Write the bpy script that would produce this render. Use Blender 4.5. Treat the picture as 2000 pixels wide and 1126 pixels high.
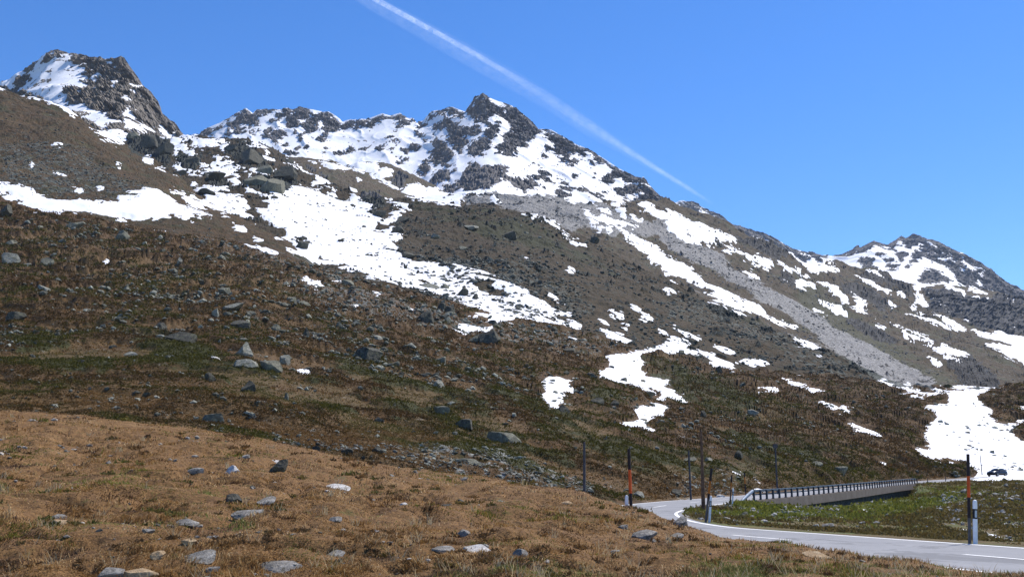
import bpy, math, random
import numpy as np
from mathutils import Vector

# ------------------------------------------------------------------ camera, sky, sun, exposure
scene = bpy.context.scene
for o in list(bpy.data.objects):
    bpy.data.objects.remove(o)
COL = scene.collection
F = 1963.0                       # focal length in photo pixels (photo is 2000 x 1126)
PITCH = math.radians(11.35)
cam_d = bpy.data.cameras.new('camera')
cam_d.sensor_width = 36.0
cam_d.lens = F / 2000.0 * 36.0
cam_d.clip_start = 0.1
cam_d.clip_end = 60000
cam = bpy.data.objects.new('camera', cam_d)
COL.objects.link(cam)
cam.location = (0, 0, 0)
cam.rotation_euler = (math.pi / 2 + PITCH, 0, 0)
scene.camera = cam
scene.render.resolution_x = 1024
scene.render.resolution_y = 576

SUN_EL = math.radians(56)
SUN_AZ = math.radians(48)        # clockwise from the view direction
world = bpy.data.worlds.new('World')
scene.world = world
world.use_nodes = True
wt = world.node_tree
wt.nodes.clear()
sky = wt.nodes.new('ShaderNodeTexSky')
sky.sky_type = 'NISHITA'
sky.sun_disc = False
sky.sun_elevation = SUN_EL
sky.sun_rotation = SUN_AZ
sky.altitude = 2300
sky.air_density = 1.0
sky.dust_density = 0.3
sky.ozone_density = 2.5
bg = wt.nodes.new('ShaderNodeBackground')
bg.inputs['Strength'].default_value = 0.15
hs = wt.nodes.new('ShaderNodeHueSaturation')
hs.inputs['Saturation'].default_value = 1.3
hs.inputs['Hue'].default_value = 0.508
wo = wt.nodes.new('ShaderNodeOutputWorld')
wt.links.new(sky.outputs['Color'], hs.inputs['Color'])
wt.links.new(hs.outputs['Color'], bg.inputs['Color'])
wt.links.new(bg.outputs['Background'], wo.inputs['Surface'])

sl = bpy.data.lights.new('sun', 'SUN')
sl.energy = 5.0
sl.angle = math.radians(0.5)
sl.color = (1.0, 0.94, 0.86)
sun = bpy.data.objects.new('sun', sl)
COL.objects.link(sun)
to_sun = Vector((math.sin(SUN_AZ) * math.cos(SUN_EL), math.cos(SUN_AZ) * math.cos(SUN_EL), math.sin(SUN_EL)))
sun.rotation_euler = to_sun.to_track_quat('Z', 'Y').to_euler()

vs = scene.view_settings
vs.view_transform = 'Standard'
vs.look = 'None'
vs.gamma = 1.0
vs.use_curve_mapping = False
vs.exposure = 0.42

# ------------------------------------------------------------------ projection helpers
CP, SP = math.cos(PITCH), math.sin(PITCH)
def unproj(px, row, D):
    """photo pixel + horizontal distance ahead -> world point(s)"""
    px = np.asarray(px, float); row = np.asarray(row, float); D = np.asarray(D, float)
    u = (px - 1000.0) / F
    v = (563.0 - row) / F
    y = CP - v * SP
    z = SP + v * CP
    k = D / y
    return np.stack(np.broadcast_arrays(u * k, D, z * k), -1)
def proj(P):
    P = np.asarray(P, float)
    d = P[..., 1] * CP + P[..., 2] * SP
    zc = -P[..., 1] * SP + P[..., 2] * CP
    return 1000 + F * P[..., 0] / d, 563 - F * zc / d

# ------------------------------------------------------------------ noise
_prng = np.random.RandomState(7)
_perm = _prng.permutation(4096).astype(np.int32)
_val = _prng.rand(4096) * 2 - 1
def vnoise(p, seed=0):
    """smooth 3-D value noise in -1..1"""
    p = np.asarray(p, float)
    i = np.floor(p).astype(np.int64)
    f = p - i
    f = f * f * f * (f * (f * 6 - 15) + 10)
    def h(a, b, c):
        k = _perm[(a + seed * 37) & 4095]
        k = _perm[(k + b) & 4095]
        return _val[_perm[(k + c) & 4095]]
    x, y, z = i[..., 0], i[..., 1], i[..., 2]
    fx, fy, fz = f[..., 0], f[..., 1], f[..., 2]
    def lx(b, c):
        a0 = h(x, b, c)
        return a0 + (h(x + 1, b, c) - a0) * fx
    def ly(c):
        a0 = lx(y, c)
        return a0 + (lx(y + 1, c) - a0) * fy
    a0 = ly(z)
    return a0 + (ly(z + 1) - a0) * fz
ROT = np.array([[0.8, 0.6, 0], [-0.48, 0.64, 0.6], [0.36, -0.48, 0.8]])
def fbm(p, octs=5, gain=0.5, seed=0):
    p = np.asarray(p, float)
    s = 0; a = 1; t = 0
    for k in range(octs):
        s = s + a * vnoise(p, seed + k)
        t += a
        a *= gain
        p = p @ ROT.T * 2.03
    return s / t
def ridged(p, octs=5, gain=0.55, seed=0):
    p = np.asarray(p, float)
    s = 0; a = 1; t = 0; w = 1
    for k in range(octs):
        n = 1 - np.abs(vnoise(p, seed + k)) * 1.6
        n = np.clip(n, 0, 1) ** 1.5 * w
        s = s + a * n
        w = np.clip(n * 1.6, 0.15, 1)
        t += a
        a *= gain
        p = p @ ROT.T * 2.07
    return s / t
def facet(p, octs=3, gain=0.5, seed=0):
    """angular blocks: each Voronoi cell is a tilted plane"""
    p = np.asarray(p, float); tot = 0; a = 1
    for o in range(octs):
        q = p + 0.25 * np.stack([vnoise(p * 1.7, seed + 5 + c) for c in range(3)], -1)
        i0 = np.floor(q).astype(np.int64); best = np.full(q.shape[:-1], 1e9); val = np.zeros(q.shape[:-1])
        for dx in (-1, 0, 1):
            for dy in (-1, 0, 1):
                for dz in (-1, 0, 1):
                    c = i0 + (dx, dy, dz)
                    k = _perm[(c[..., 0] + seed * 31 + o * 7) & 4095]; k = _perm[(k + c[..., 1]) & 4095]; k = _perm[(k + c[..., 2]) & 4095]
                    fp = c + np.stack([_val[k], _val[(k + 911) & 4095], _val[(k + 1733) & 4095]], -1) * 0.45 + 0.5
                    d = q - fp; r = (d * d).sum(-1)
                    g = _val[(k + 2311) & 4095] * 1.1 * d[..., 0] + _val[(k + 2999) & 4095] * 1.1 * d[..., 1] + _val[(k + 3557) & 4095] * 1.1 * d[..., 2] + 0.35 * _val[(k + 77) & 4095]
                    m = r < best; best = np.where(m, r, best); val = np.where(m, g, val)
        tot = tot + a * val; a *= gain; p = p @ ROT.T * 2.3
    return tot
def smooth01(x):
    x = np.clip(x, 0, 1)
    return x * x * (3 - 2 * x)

# ------------------------------------------------------------------ polygons traced from the photo, in several zoom frames
ZM = dict(a3=(0, 80, 3.044), a4=(400, 150, 3.754), a5=(850, 150, 3.754), a6=(1300, 350, 2.746), a7=(0, 380, 2.682),
          a8=(500, 350, 2.746), b1=(1000, 580, 3.518), b2=(1500, 650, 3.518), c1=(1100, 820, 3.68), c2=(1540, 820, 3.68), n=(0, 0, 1.0))
def Z(k, *polys):
    ox, oy, s = ZM[k]
    return [np.array(p, float) / s + (ox, oy) for p in polys]
def polysd(px, row, polys, margin=14.0):
    """signed distance (pixels, + inside) to the union of polygons, at least -margin"""
    shp = px.shape
    x = px.ravel(); y = row.ravel()
    out = np.full(x.shape, -margin)
    for p in polys:
        lo = p.min(0) - margin; hi = p.max(0) + margin
        idx = np.nonzero((x > lo[0]) & (x < hi[0]) & (y > lo[1]) & (y < hi[1]))[0]
        if not len(idx):
            continue
        X = x[idx]; Y = y[idx]
        d2 = np.full(X.shape, 1e9)
        ins = np.zeros(X.shape, bool)
        n = len(p)
        for i in range(n):
            ax, ay = p[i]; bx, by = p[(i + 1) % n]
            ex, ey = bx - ax, by - ay
            L = ex * ex + ey * ey
            if L < 1e-9:
                continue
            t = np.clip(((X - ax) * ex + (Y - ay) * ey) / L, 0, 1)
            d2 = np.minimum(d2, (X - ax - t * ex) ** 2 + (Y - ay - t * ey) ** 2)
            if ay != by:
                ins ^= ((ay > Y) != (by > Y)) & (X < (bx - ax) * (Y - ay) / (by - ay) + ax)
        d = np.sqrt(d2)
        d = np.where(ins, d, -d)
        out[idx] = np.maximum(out[idx], d)
    return out.reshape(shp)

SNOW = (
 Z('a3', [(0,848),(100,862),(180,885),(250,920),(330,945),(420,950),(470,935),(540,945),(620,950),(700,950),(710,925),(760,935),(820,935),(800,915),(760,900),(830,905),(850,885),(930,895),(1000,925),(1080,970),(1160,1000),(1260,1040),(1230,1052),(1100,1045),(1000,1040),(900,1045),(800,1050),(720,1030),(740,1065),(700,1060),(600,1025),(520,1000),(440,990),(340,1020),(280,1010),(220,990),(150,975),(80,955),(0,940)],
  [(-900,700),(-400,780),(0,848),(0,940),(-400,900),(-900,800)],
  [(430,1035),(500,1055),(600,1080),(650,1090),(560,1075),(460,1045)], [(750,1105),(810,1108),(800,1120),(745,1114)],
  [(300,752),(350,765),(345,772)], [(360,770),(395,783),(380,790)], [(315,603),(365,608),(355,618),(320,613)], [(170,722),(198,726),(190,740)],
  [(425,866),(490,880),(480,888),(430,876)], [(580,850),(615,860),(600,868)], [(695,736),(720,745),(710,752)],
  [(90,290),(180,220),(175,190),(230,160),(240,140),(300,125),(380,105),(425,90),(420,120),(440,140),(500,150),(490,165),(525,175),(500,205),(490,245),(530,270),(505,300),(470,290),(440,285),(400,290),(385,320),(400,350),(430,380),(500,375),(530,400),(580,425),(640,440),(650,460),(700,465),(660,500),(640,530),(600,520),(560,490),(470,440),(380,400),(330,370),(280,350),(200,330)],
  [(0,240),(60,228),(150,180),(110,230),(70,285),(30,285),(0,275)], [(210,135),(250,105),(275,95),(240,130)], [(310,98),(340,93),(350,105),(320,112)], [(340,85),(400,88),(415,98),(380,100)],
  [(530,515),(600,540),(700,530),(750,545),(770,560),(740,605),(690,600),(620,580),(570,550)], [(735,455),(800,470),(890,510),(895,525),(820,520),(750,510),(740,480)], [(730,425),(800,428),(780,445),(740,440)],
  [(780,268),(840,278),(835,290),(790,282)], [(750,338),(785,352),(770,362)], [(560,193),(615,198),(612,214),(560,207)], [(540,275),(565,270),(580,290),(550,290)], [(955,520),(990,550),(970,550)], [(770,620),(820,585),(850,590),(780,625)], [(630,120),(660,118),(650,135)], [(660,140),(690,150),(680,165)],
  [(860,560),(905,590),(880,600),(850,575)], [(660,235),(685,240),(680,250)],
  [(920,565),(1000,560),(1160,555),(1180,575),(1290,590),(1305,610),(1290,625),(1215,610),(1210,645),(1190,640),(1180,610),(1120,595),(1060,575),(1060,590),(1110,610),(1120,640),(1160,640),(1160,680),(1220,720),(1260,745),(1240,755),(1190,745),(1150,700),(1100,660),(1060,640),(1060,675),(1040,680),(1010,660),(1045,650),(1000,640),(1000,600),(960,580)],
  [(1045,720),(1080,725),(1090,745),(1170,760),(1250,770),(1280,730),(1270,695),(1300,700),(1310,720),(1350,705),(1400,740),(1455,755),(1400,770),(1340,785),(1260,795),(1200,785),(1130,780),(1070,765),(1090,790),(1050,800),(1035,790),(1070,775),(1020,755)],
  [(1145,845),(1200,870),(1280,850),(1340,865),(1350,890),(1300,880),(1270,900),(1350,920),(1430,925),(1450,950),(1480,1000),(1400,960),(1360,970),(1340,960),(1260,940),(1200,920),(1215,900),(1150,860)],
  [(1010,878),(1080,898),(1150,923),(1140,935),(1190,955),(1250,960),(1340,1012),(1400,1008),(1460,1035),(1520,1068),(1460,1048),(1400,1035),(1330,1030),(1270,995),(1180,980),(1120,960),(1090,932),(1040,907)],
  [(1385,1083),(1455,1103),(1450,1122),(1400,1107)], [(930,738),(980,748),(980,764),(940,757)], [(860,683),(910,693),(905,702),(870,694)], [(1310,635),(1365,625),(1335,650),(1330,675),(1310,660)], [(1365,810),(1420,795),(1415,820),(1470,860),(1522,905),(1470,890),(1430,850),(1400,820)]) +
 Z('a4', [(0,455),(60,465),(105,480),(95,505),(40,508),(0,490)], [(95,460),(140,458),(180,470),(160,480),(110,470)], [(110,515),(185,508),(150,540),(145,570),(125,570)], [(290,453),(330,468),(400,503),(467,545),(465,562),(400,532),(350,502)], [(305,515),(350,520),(375,545),(340,545)], [(425,590),(460,610),(505,620),(480,628),(440,618)],
  [(0,620),(60,625),(75,595),(95,620),(150,610),(190,640),(230,665),(295,665),(280,675),(190,680),(150,700),(150,715),(80,710),(0,708),(0,690),(50,680),(60,660),(0,650)],
  [(320,690),(370,675),(400,690),(460,690),(525,680),(500,710),(500,730),(430,738),(330,720),(300,690)],
  [(175,745),(210,715),(250,715),(240,745),(280,775),(350,825),(420,870),(480,880),(480,930),(430,900),(380,850),(300,800),(220,765)],
  [(0,790),(60,785),(160,795),(175,825),(110,820),(60,850),(0,845)], [(0,870),(60,880),(150,910),(180,935),(260,960),(330,970),(300,1000),(380,1050),(300,1030),(200,990),(160,1000),(80,970),(0,940)], [(205,1078),(290,1098),(300,1122),(230,1107)],
  [(600,590),(640,618),(700,655),(722,680),(680,672),(640,645),(600,605)], [(730,680),(790,710),(860,740),(900,760),(920,785),(960,795),(840,798),(790,775),(820,765),(770,720)], [(760,610),(810,622),(840,650),(800,640)], [(840,618),(900,623),(1000,648),(1060,670),(1030,682),(950,682),(890,662)],
  [(1110,728),(1145,755),(1130,758)], [(1060,810),(1110,825),(1080,828)], [(580,645),(650,655),(600,658)],
  [(1060,655),(1120,620),(1250,622),(1275,640),(1280,680),(1330,660),(1380,690),(1370,720),(1310,740),(1350,755),(1370,790),(1420,820),(1370,810),(1300,770),(1200,700),(1140,700),(1090,675)],
  [(1435,820),(1500,790),(1560,775),(1600,800),(1620,830),(1650,800),(1700,820),(1770,860),(1877,845),(1877,930),(1800,930),(1740,925),(1660,910),(1560,895),(1520,880),(1470,850)],
  [(1230,900),(1330,890),(1360,905),(1290,915)], [(1370,935),(1490,940),(1480,950),(1380,948)], [(1440,985),(1510,970),(1500,985)]) +
 Z('a8', [(150,50),(190,30),(260,45),(330,45),(350,65),(420,70),(430,95),(470,115),(510,95),(560,85),(570,120),(620,125),(600,140),(640,160),(620,185),(690,205),(740,180),(820,165),(770,185),(740,215),(690,235),(650,240),(620,265),(660,275),(700,265),(740,240),(730,280),(790,300),(760,330),(730,330),(770,370),(790,400),(780,415),(850,440),(930,445),(1000,465),(1080,455),(1160,480),(1220,490),(1260,510),(1300,505),(1330,515),(1250,520),(1320,550),(1390,580),(1440,600),(1500,640),(1550,655),(1600,690),(1700,720),(1640,720),(1600,740),(1700,760),(1745,785),(1650,780),(1580,765),(1500,770),(1400,760),(1380,780),(1290,775),(1220,755),(1130,750),(1200,730),(1250,735),(1170,695),(1100,680),(1040,650),(980,640),(900,605),(820,600),(740,575),(660,550),(600,535),(540,505),(470,475),(420,465),(350,430),(320,450),(250,415),(200,395),(170,380),(220,375),(190,330),(110,310),(160,300),(150,275),(90,245),(60,215),(0,185),(0,155),(60,150),(70,130),(30,85),(60,80)],
  [(780,713),(885,713),(880,742),(830,740)], [(1050,800),(1130,785),(1290,782),(1290,800),(1250,825),(1180,820),(1130,850),(1080,840),(1040,830)], [(285,815),(330,818),(395,823),(370,837),(310,847),(290,837)], [(330,862),(382,875),(375,886)], [(605,598),(660,603),(740,650),(700,642),(640,622)], [(205,545),(270,525),(350,550),(375,585),(300,580),(240,565)], [(115,565),(188,572),(180,582),(120,577)], [(390,525),(460,528),(450,545),(410,540)], [(240,1030),(290,1020),(260,1042)], [(1645,843),(1737,868),(1690,866)], [(1520,810),(1590,828),(1560,832)],
  [(1430,195),(1530,200),(1600,230),(1620,260),(1560,235),(1490,217)], [(1640,280),(1700,318),(1767,355),(1700,335)], [(1440,413),(1472,445),(1450,435)], [(1675,473),(1700,478),(1690,494)], [(0,368),(60,383),(107,405),(40,398)], [(500,692),(535,700),(520,706)], [(100,655),(150,665),(140,672)], [(560,585),(590,588),(580,595)], [(1240,750),(1340,765),(1300,772)], [(1560,600),(1620,630),(1660,650),(1600,640)]) +
 Z('a7', [(1190,423),(1280,438),(1270,447),(1200,432)], [(1440,473),(1520,478),(1490,489),(1450,484)], [(800,178),(895,201),(850,201)], [(1350,283),(1447,315),(1400,311)], [(660,163),(720,178),(690,182)], [(1060,230),(1110,236),(1080,242)], [(1220,155),(1290,172),(1260,180)], [(1330,220),(1370,235),(1350,236)], [(540,318),(570,324),(560,330)], [(1250,258),(1350,282),(1330,284)], [(720,474),(770,482),(740,486)], [(1440,552),(1480,570),(1470,578)], [(1570,925),(1609,918),(1609,935)]) +
 Z('a5', [(0,820),(50,850),(150,850),(250,840),(410,840),(330,860),(210,870),(200,920),(160,900),(100,910),(50,930),(0,920)], [(420,868),(475,915),(440,922),(415,892)], [(650,1018),(750,1012),(850,1060),(740,1050)], [(865,1083),(902,1088),(890,1112)],
  [(650,850),(900,885),(1130,930),(1180,905),(1320,925),(1400,920),(1350,900),(1200,880),(1000,870),(800,850)],
  [(1080,975),(1150,990),(1130,1010),(1180,1040),(1240,1010),(1300,1040),(1380,1050),(1480,1090),(1450,1100),(1370,1080),(1300,1075),(1200,1070),(1150,1040),(1120,1040),(1180,1080),(1230,1110),(1210,1126),(1160,1100)], [(1180,948),(1280,963),(1300,992),(1210,972)], [(1290,918),(1350,933),(1340,958),(1400,968),(1390,1002),(1340,987)], [(1430,1008),(1520,1030),(1500,1042),(1450,1032)],
  [(1490,940),(1540,930),(1610,960),(1600,980),(1540,980),(1510,970)], [(1570,990),(1640,1000),(1700,1010),(1760,990),(1877,1060),(1877,1126),(1740,1126),(1700,1060),(1650,1030),(1600,1020)], [(1260,1100),(1300,1105),(1290,1126),(1260,1115)]) +
 Z('a6', [(10,165),(70,185),(100,215),(180,240),(290,270),(310,290),(370,320),(375,340),(320,330),(270,315),(275,355),(240,345),(200,330),(160,310),(120,280),(115,300),(180,330),(190,340),(130,335),(80,310),(40,275),(30,240),(0,215)],
  [(0,400),(50,430),(120,470),(180,510),(200,545),(260,570),(330,610),(400,640),(480,680),(560,720),(600,745),(650,765),(705,790),(660,785),(590,760),(540,735),(470,715),(420,700),(370,695),(310,670),(270,650),(230,600),(180,570),(90,510),(50,505),(0,480),(-80,420),(-180,330),(-260,270),(-330,240),(-350,200),(-300,210),(-240,250),(-150,300),(-60,350)],
  [(0,508),(40,527),(75,557),(30,547)], [(0,583),(60,603),(50,614),(0,600)], [(210,612),(300,652),(380,692),(470,717),(400,713),(310,683)], [(690,848),(740,858),(832,905),(825,915),(750,893),(700,870)],
  [(310,373),(352,395),(320,392)], [(330,348),(380,368),(440,408),(490,457),(430,434),(370,388)], [(415,473),(450,483),(497,515),(460,508)], [(465,403),(500,405),(500,418),(570,440),(575,465),(550,478),(500,465),(480,445),(485,420)],
  [(590,433),(640,463),(722,490),(700,507),(640,487)], [(700,503),(760,518),(750,537),(710,517)], [(690,550),(740,545),(800,558),(800,574),(740,567),(750,590),(700,580)], [(620,523),(662,545),(655,556)], [(760,475),(800,460),(900,470),(935,485),(860,492),(780,495)],
  [(820,540),(870,555),(910,570),(930,610),(970,640),(980,670),(1030,680),(1080,715),(1070,735),(1020,710),(990,680),(960,650),(900,610),(870,575)], [(1000,623),(1040,638),(1080,658),(1085,682),(1040,672)], [(815,643),(870,658),(930,678),(972,712),(930,712),(870,683)], [(1090,748),(1130,760),(1182,785),(1160,789)], [(800,688),(825,698),(815,707)], [(840,705),(868,718),(850,718)], [(1205,752),(1260,772),(1340,812),(1445,860),(1430,872),(1340,833),(1260,798)], [(1215,788),(1260,796),(1340,833),(1330,842),(1260,815)],
  [(1290,720),(1370,728),(1450,763),(1532,785),(1530,798),(1450,783),(1370,752)], [(1430,717),(1500,742),(1560,782),(1615,805),(1560,799),(1490,769)],
  [(1430,893),(1500,898),(1520,918),(1480,878),(1560,908),(1635,945),(1620,952),(1540,932),(1530,947),(1590,970),(1590,992),(1540,977),(1500,942)], [(1410,948),(1472,976),(1470,989),(1420,968)],
  [(1310,555),(1350,570),(1400,560),(1455,558),(1420,575),(1370,580),(1355,600),(1380,620),(1385,650),(1420,690),(1390,690),(1340,670),(1350,640),(1345,600)],
  [(1500,568),(1560,578),(1600,598),(1612,625),(1570,612),(1520,587)], [(1620,578),(1680,588),(1740,630),(1700,628),(1650,603)], [(1640,628),(1690,643),(1692,667),(1650,652)], [(1820,622),(1880,648),(1870,662)], [(1415,612),(1470,646),(1510,686),(1532,716),(1490,694),(1450,659)], [(1820,712),(1880,722),(1902,742),(1860,734)], [(1830,767),(1900,787),(1900,803)],
  [(1080,488),(1150,503),(1182,525),(1130,518)], [(1020,510),(1080,523),(1140,556),(1130,550),(1210,598),(1190,614),(1130,592),(1080,547)], [(1240,598),(1290,593),(1280,640),(1260,630)], [(1060,558),(1092,580),(1080,585)], [(1310,680),(1345,695),(1330,698)], [(1600,735),(1625,760),(1615,768)], [(1200,665),(1230,690),(1215,690)],
  [(1630,795),(1700,820),(1740,830),(1790,810),(1850,830),(1922,840),(2600,1100),(2600,1250),(1922,985),(1860,965),(1800,940),(1740,905),(1710,880),(1790,885),(1850,895),(1870,885),(1780,870),(1720,850),(1660,825)]) +
 Z('b1', [(555,500),(600,490),(640,450),(690,410),(760,400),(840,385),(900,365),(1010,330),(1060,285),(1110,270),(1200,285),(1230,295),(1215,335),(1300,365),(1380,380),(1390,410),(1460,430),(1520,460),(1480,470),(1530,500),(1600,530),(1655,555),(1560,540),(1480,500),(1420,480),(1370,490),(1360,450),(1420,450),(1370,400),(1290,385),(1220,378),(1120,382),(1020,385),(950,395),(900,410),(885,435),(930,480),(900,500),(960,525),(1050,545),(1110,555),(1100,575),(1050,590),(1110,620),(1130,655),(1180,680),(1205,705),(1130,700),(1060,705),(1050,730),(1000,725),(940,690),(880,670),(890,655),(980,670),(1010,660),(940,620),(860,610),(790,600),(720,590),(660,570),(585,575),(600,530)],
  [(770,765),(830,755),(920,750),(1060,760),(1080,780),(1050,810),(1060,840),(1000,850),(935,870),(930,890),(990,920),(1000,945),(990,975),(960,970),(880,930),(820,910),(730,870),(680,865),(740,860),(860,840),(850,815),(800,790)], [(1055,983),(1120,988),(1185,988),(1190,1017),(1140,1007)],
  [(190,570),(240,545),(310,545),(370,565),(440,570),(430,600),(340,630),(355,670),(350,710),(300,750),(260,740),(250,710),(200,680),(200,660),(220,630),(200,590)],
  [(595,210),(640,225),(700,235),(770,260),(800,285),(840,305),(800,315),(730,300),(670,285),(650,250)], [(350,268),(400,273),(462,300),(430,307),(370,287)], [(190,228),(275,250),(270,260)], [(825,48),(880,73),(957,125),(930,132),(870,102)], [(1060,183),(1130,203),(1200,237),(1287,275),(1270,285),(1200,263),(1120,228)], [(1385,318),(1450,333),(1532,355),(1470,355)], [(1610,400),(1700,405),(1759,415),(1759,440),(1700,455),(1640,420),(1600,440),(1540,440)], [(680,58),(700,68),(757,95),(740,102),(690,82)], [(760,168),(802,178),(790,194)], [(1010,213),(1057,238),(1040,242)], [(600,138),(647,160),(630,167)], [(1690,648),(1759,663),(1759,680),(1700,667)], [(1320,935),(1360,940),(1350,948)], [(650,300),(665,290),(655,312)]) +
 Z('b2', [(180,33),(250,48),(364,105),(350,114),(270,88),(200,58)], [(190,250),(260,266),(334,290),(270,288),(210,272)], [(50,335),(130,340),(90,310),(150,315),(220,335),(300,355),(350,380),(415,400),(400,410),(300,415),(240,395),(190,390),(140,375)], [(0,410),(70,412),(90,440),(40,440),(0,430)], [(375,488),(400,498),(470,513),(490,542),(440,537),(370,530),(400,520)], [(475,488),(540,498),(594,505),(590,522),(545,514),(560,542),(510,530)], [(545,608),(590,620),(700,648),(760,670),(780,712),(700,692),(620,652),(570,637)], [(780,883),(838,905),(830,915),(790,902)], [(855,757),(930,785),(920,793)], [(320,155),(362,168),(350,174)],
  [(760,325),(800,325),(870,350),(960,350),(990,365),(1060,390),(1200,400),(1260,385),(1400,375),(1620,370),(1600,385),(1500,410),(1445,435),(1450,470),(1500,510),(1560,540),(1515,575),(1580,615),(1660,620),(1740,615),(1750,635),(1690,650),(1720,665),(1680,690),(1720,715),(1759,735),(2300,900),(2500,1010),(1759,1010),(1640,1010),(1400,1020),(1430,960),(1380,930),(1370,890),(1300,880),(1220,890),(1150,890),(1130,860),(1050,830),(970,800),(1020,795),(970,770),(1050,760),(1110,765),(1070,720),(1065,665),(1110,630),(1160,590),(1140,560),(1065,520),(1110,495),(1230,480),(1240,455),(1150,465),(1050,455),(970,430),(900,395)], [(1690,536),(1759,534),(1759,543),(1700,543)], [(1590,425),(1630,430),(1610,435)], [(1150,375),(1190,373),(1180,382)]) +
 Z('c2', [(1185,788),(1230,777),(1300,783),(1380,797),(1470,817),(1540,847),(1645,868),(1560,864),(1500,854),(1420,820),(1300,798),(1240,797)], [(1450,733),(1540,733),(1640,762),(1693,758),(2000,790),(2000,800),(1693,772),(1640,779),(1560,754)], [(518,625),(577,652),(582,668),(540,658)]) +
 Z('c1', [(1210,378),(1300,415),(1290,425),(1215,395)], [(1380,437),(1440,465),(1445,485),(1400,460)]))
SNOW_HOLES = (Z('a8', [(1165,540),(1220,545),(1300,570),(1370,590),(1400,620),(1350,625),(1260,610),(1200,590)], [(800,470),(860,480),(870,510),(810,505)], [(880,545),(960,565),(1000,588),(900,580)], [(220,298),(250,300),(275,340),(265,360),(225,330)]) +
              Z('b2', [(1060,420),(1180,420),(1210,430),(1130,442)], [(1150,855),(1240,840),(1300,870),(1210,880)]) +
              Z('a3', [(0,912),(35,900),(62,912),(30,920)], [(70,925),(110,920),(130,930),(90,935)]))

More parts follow.
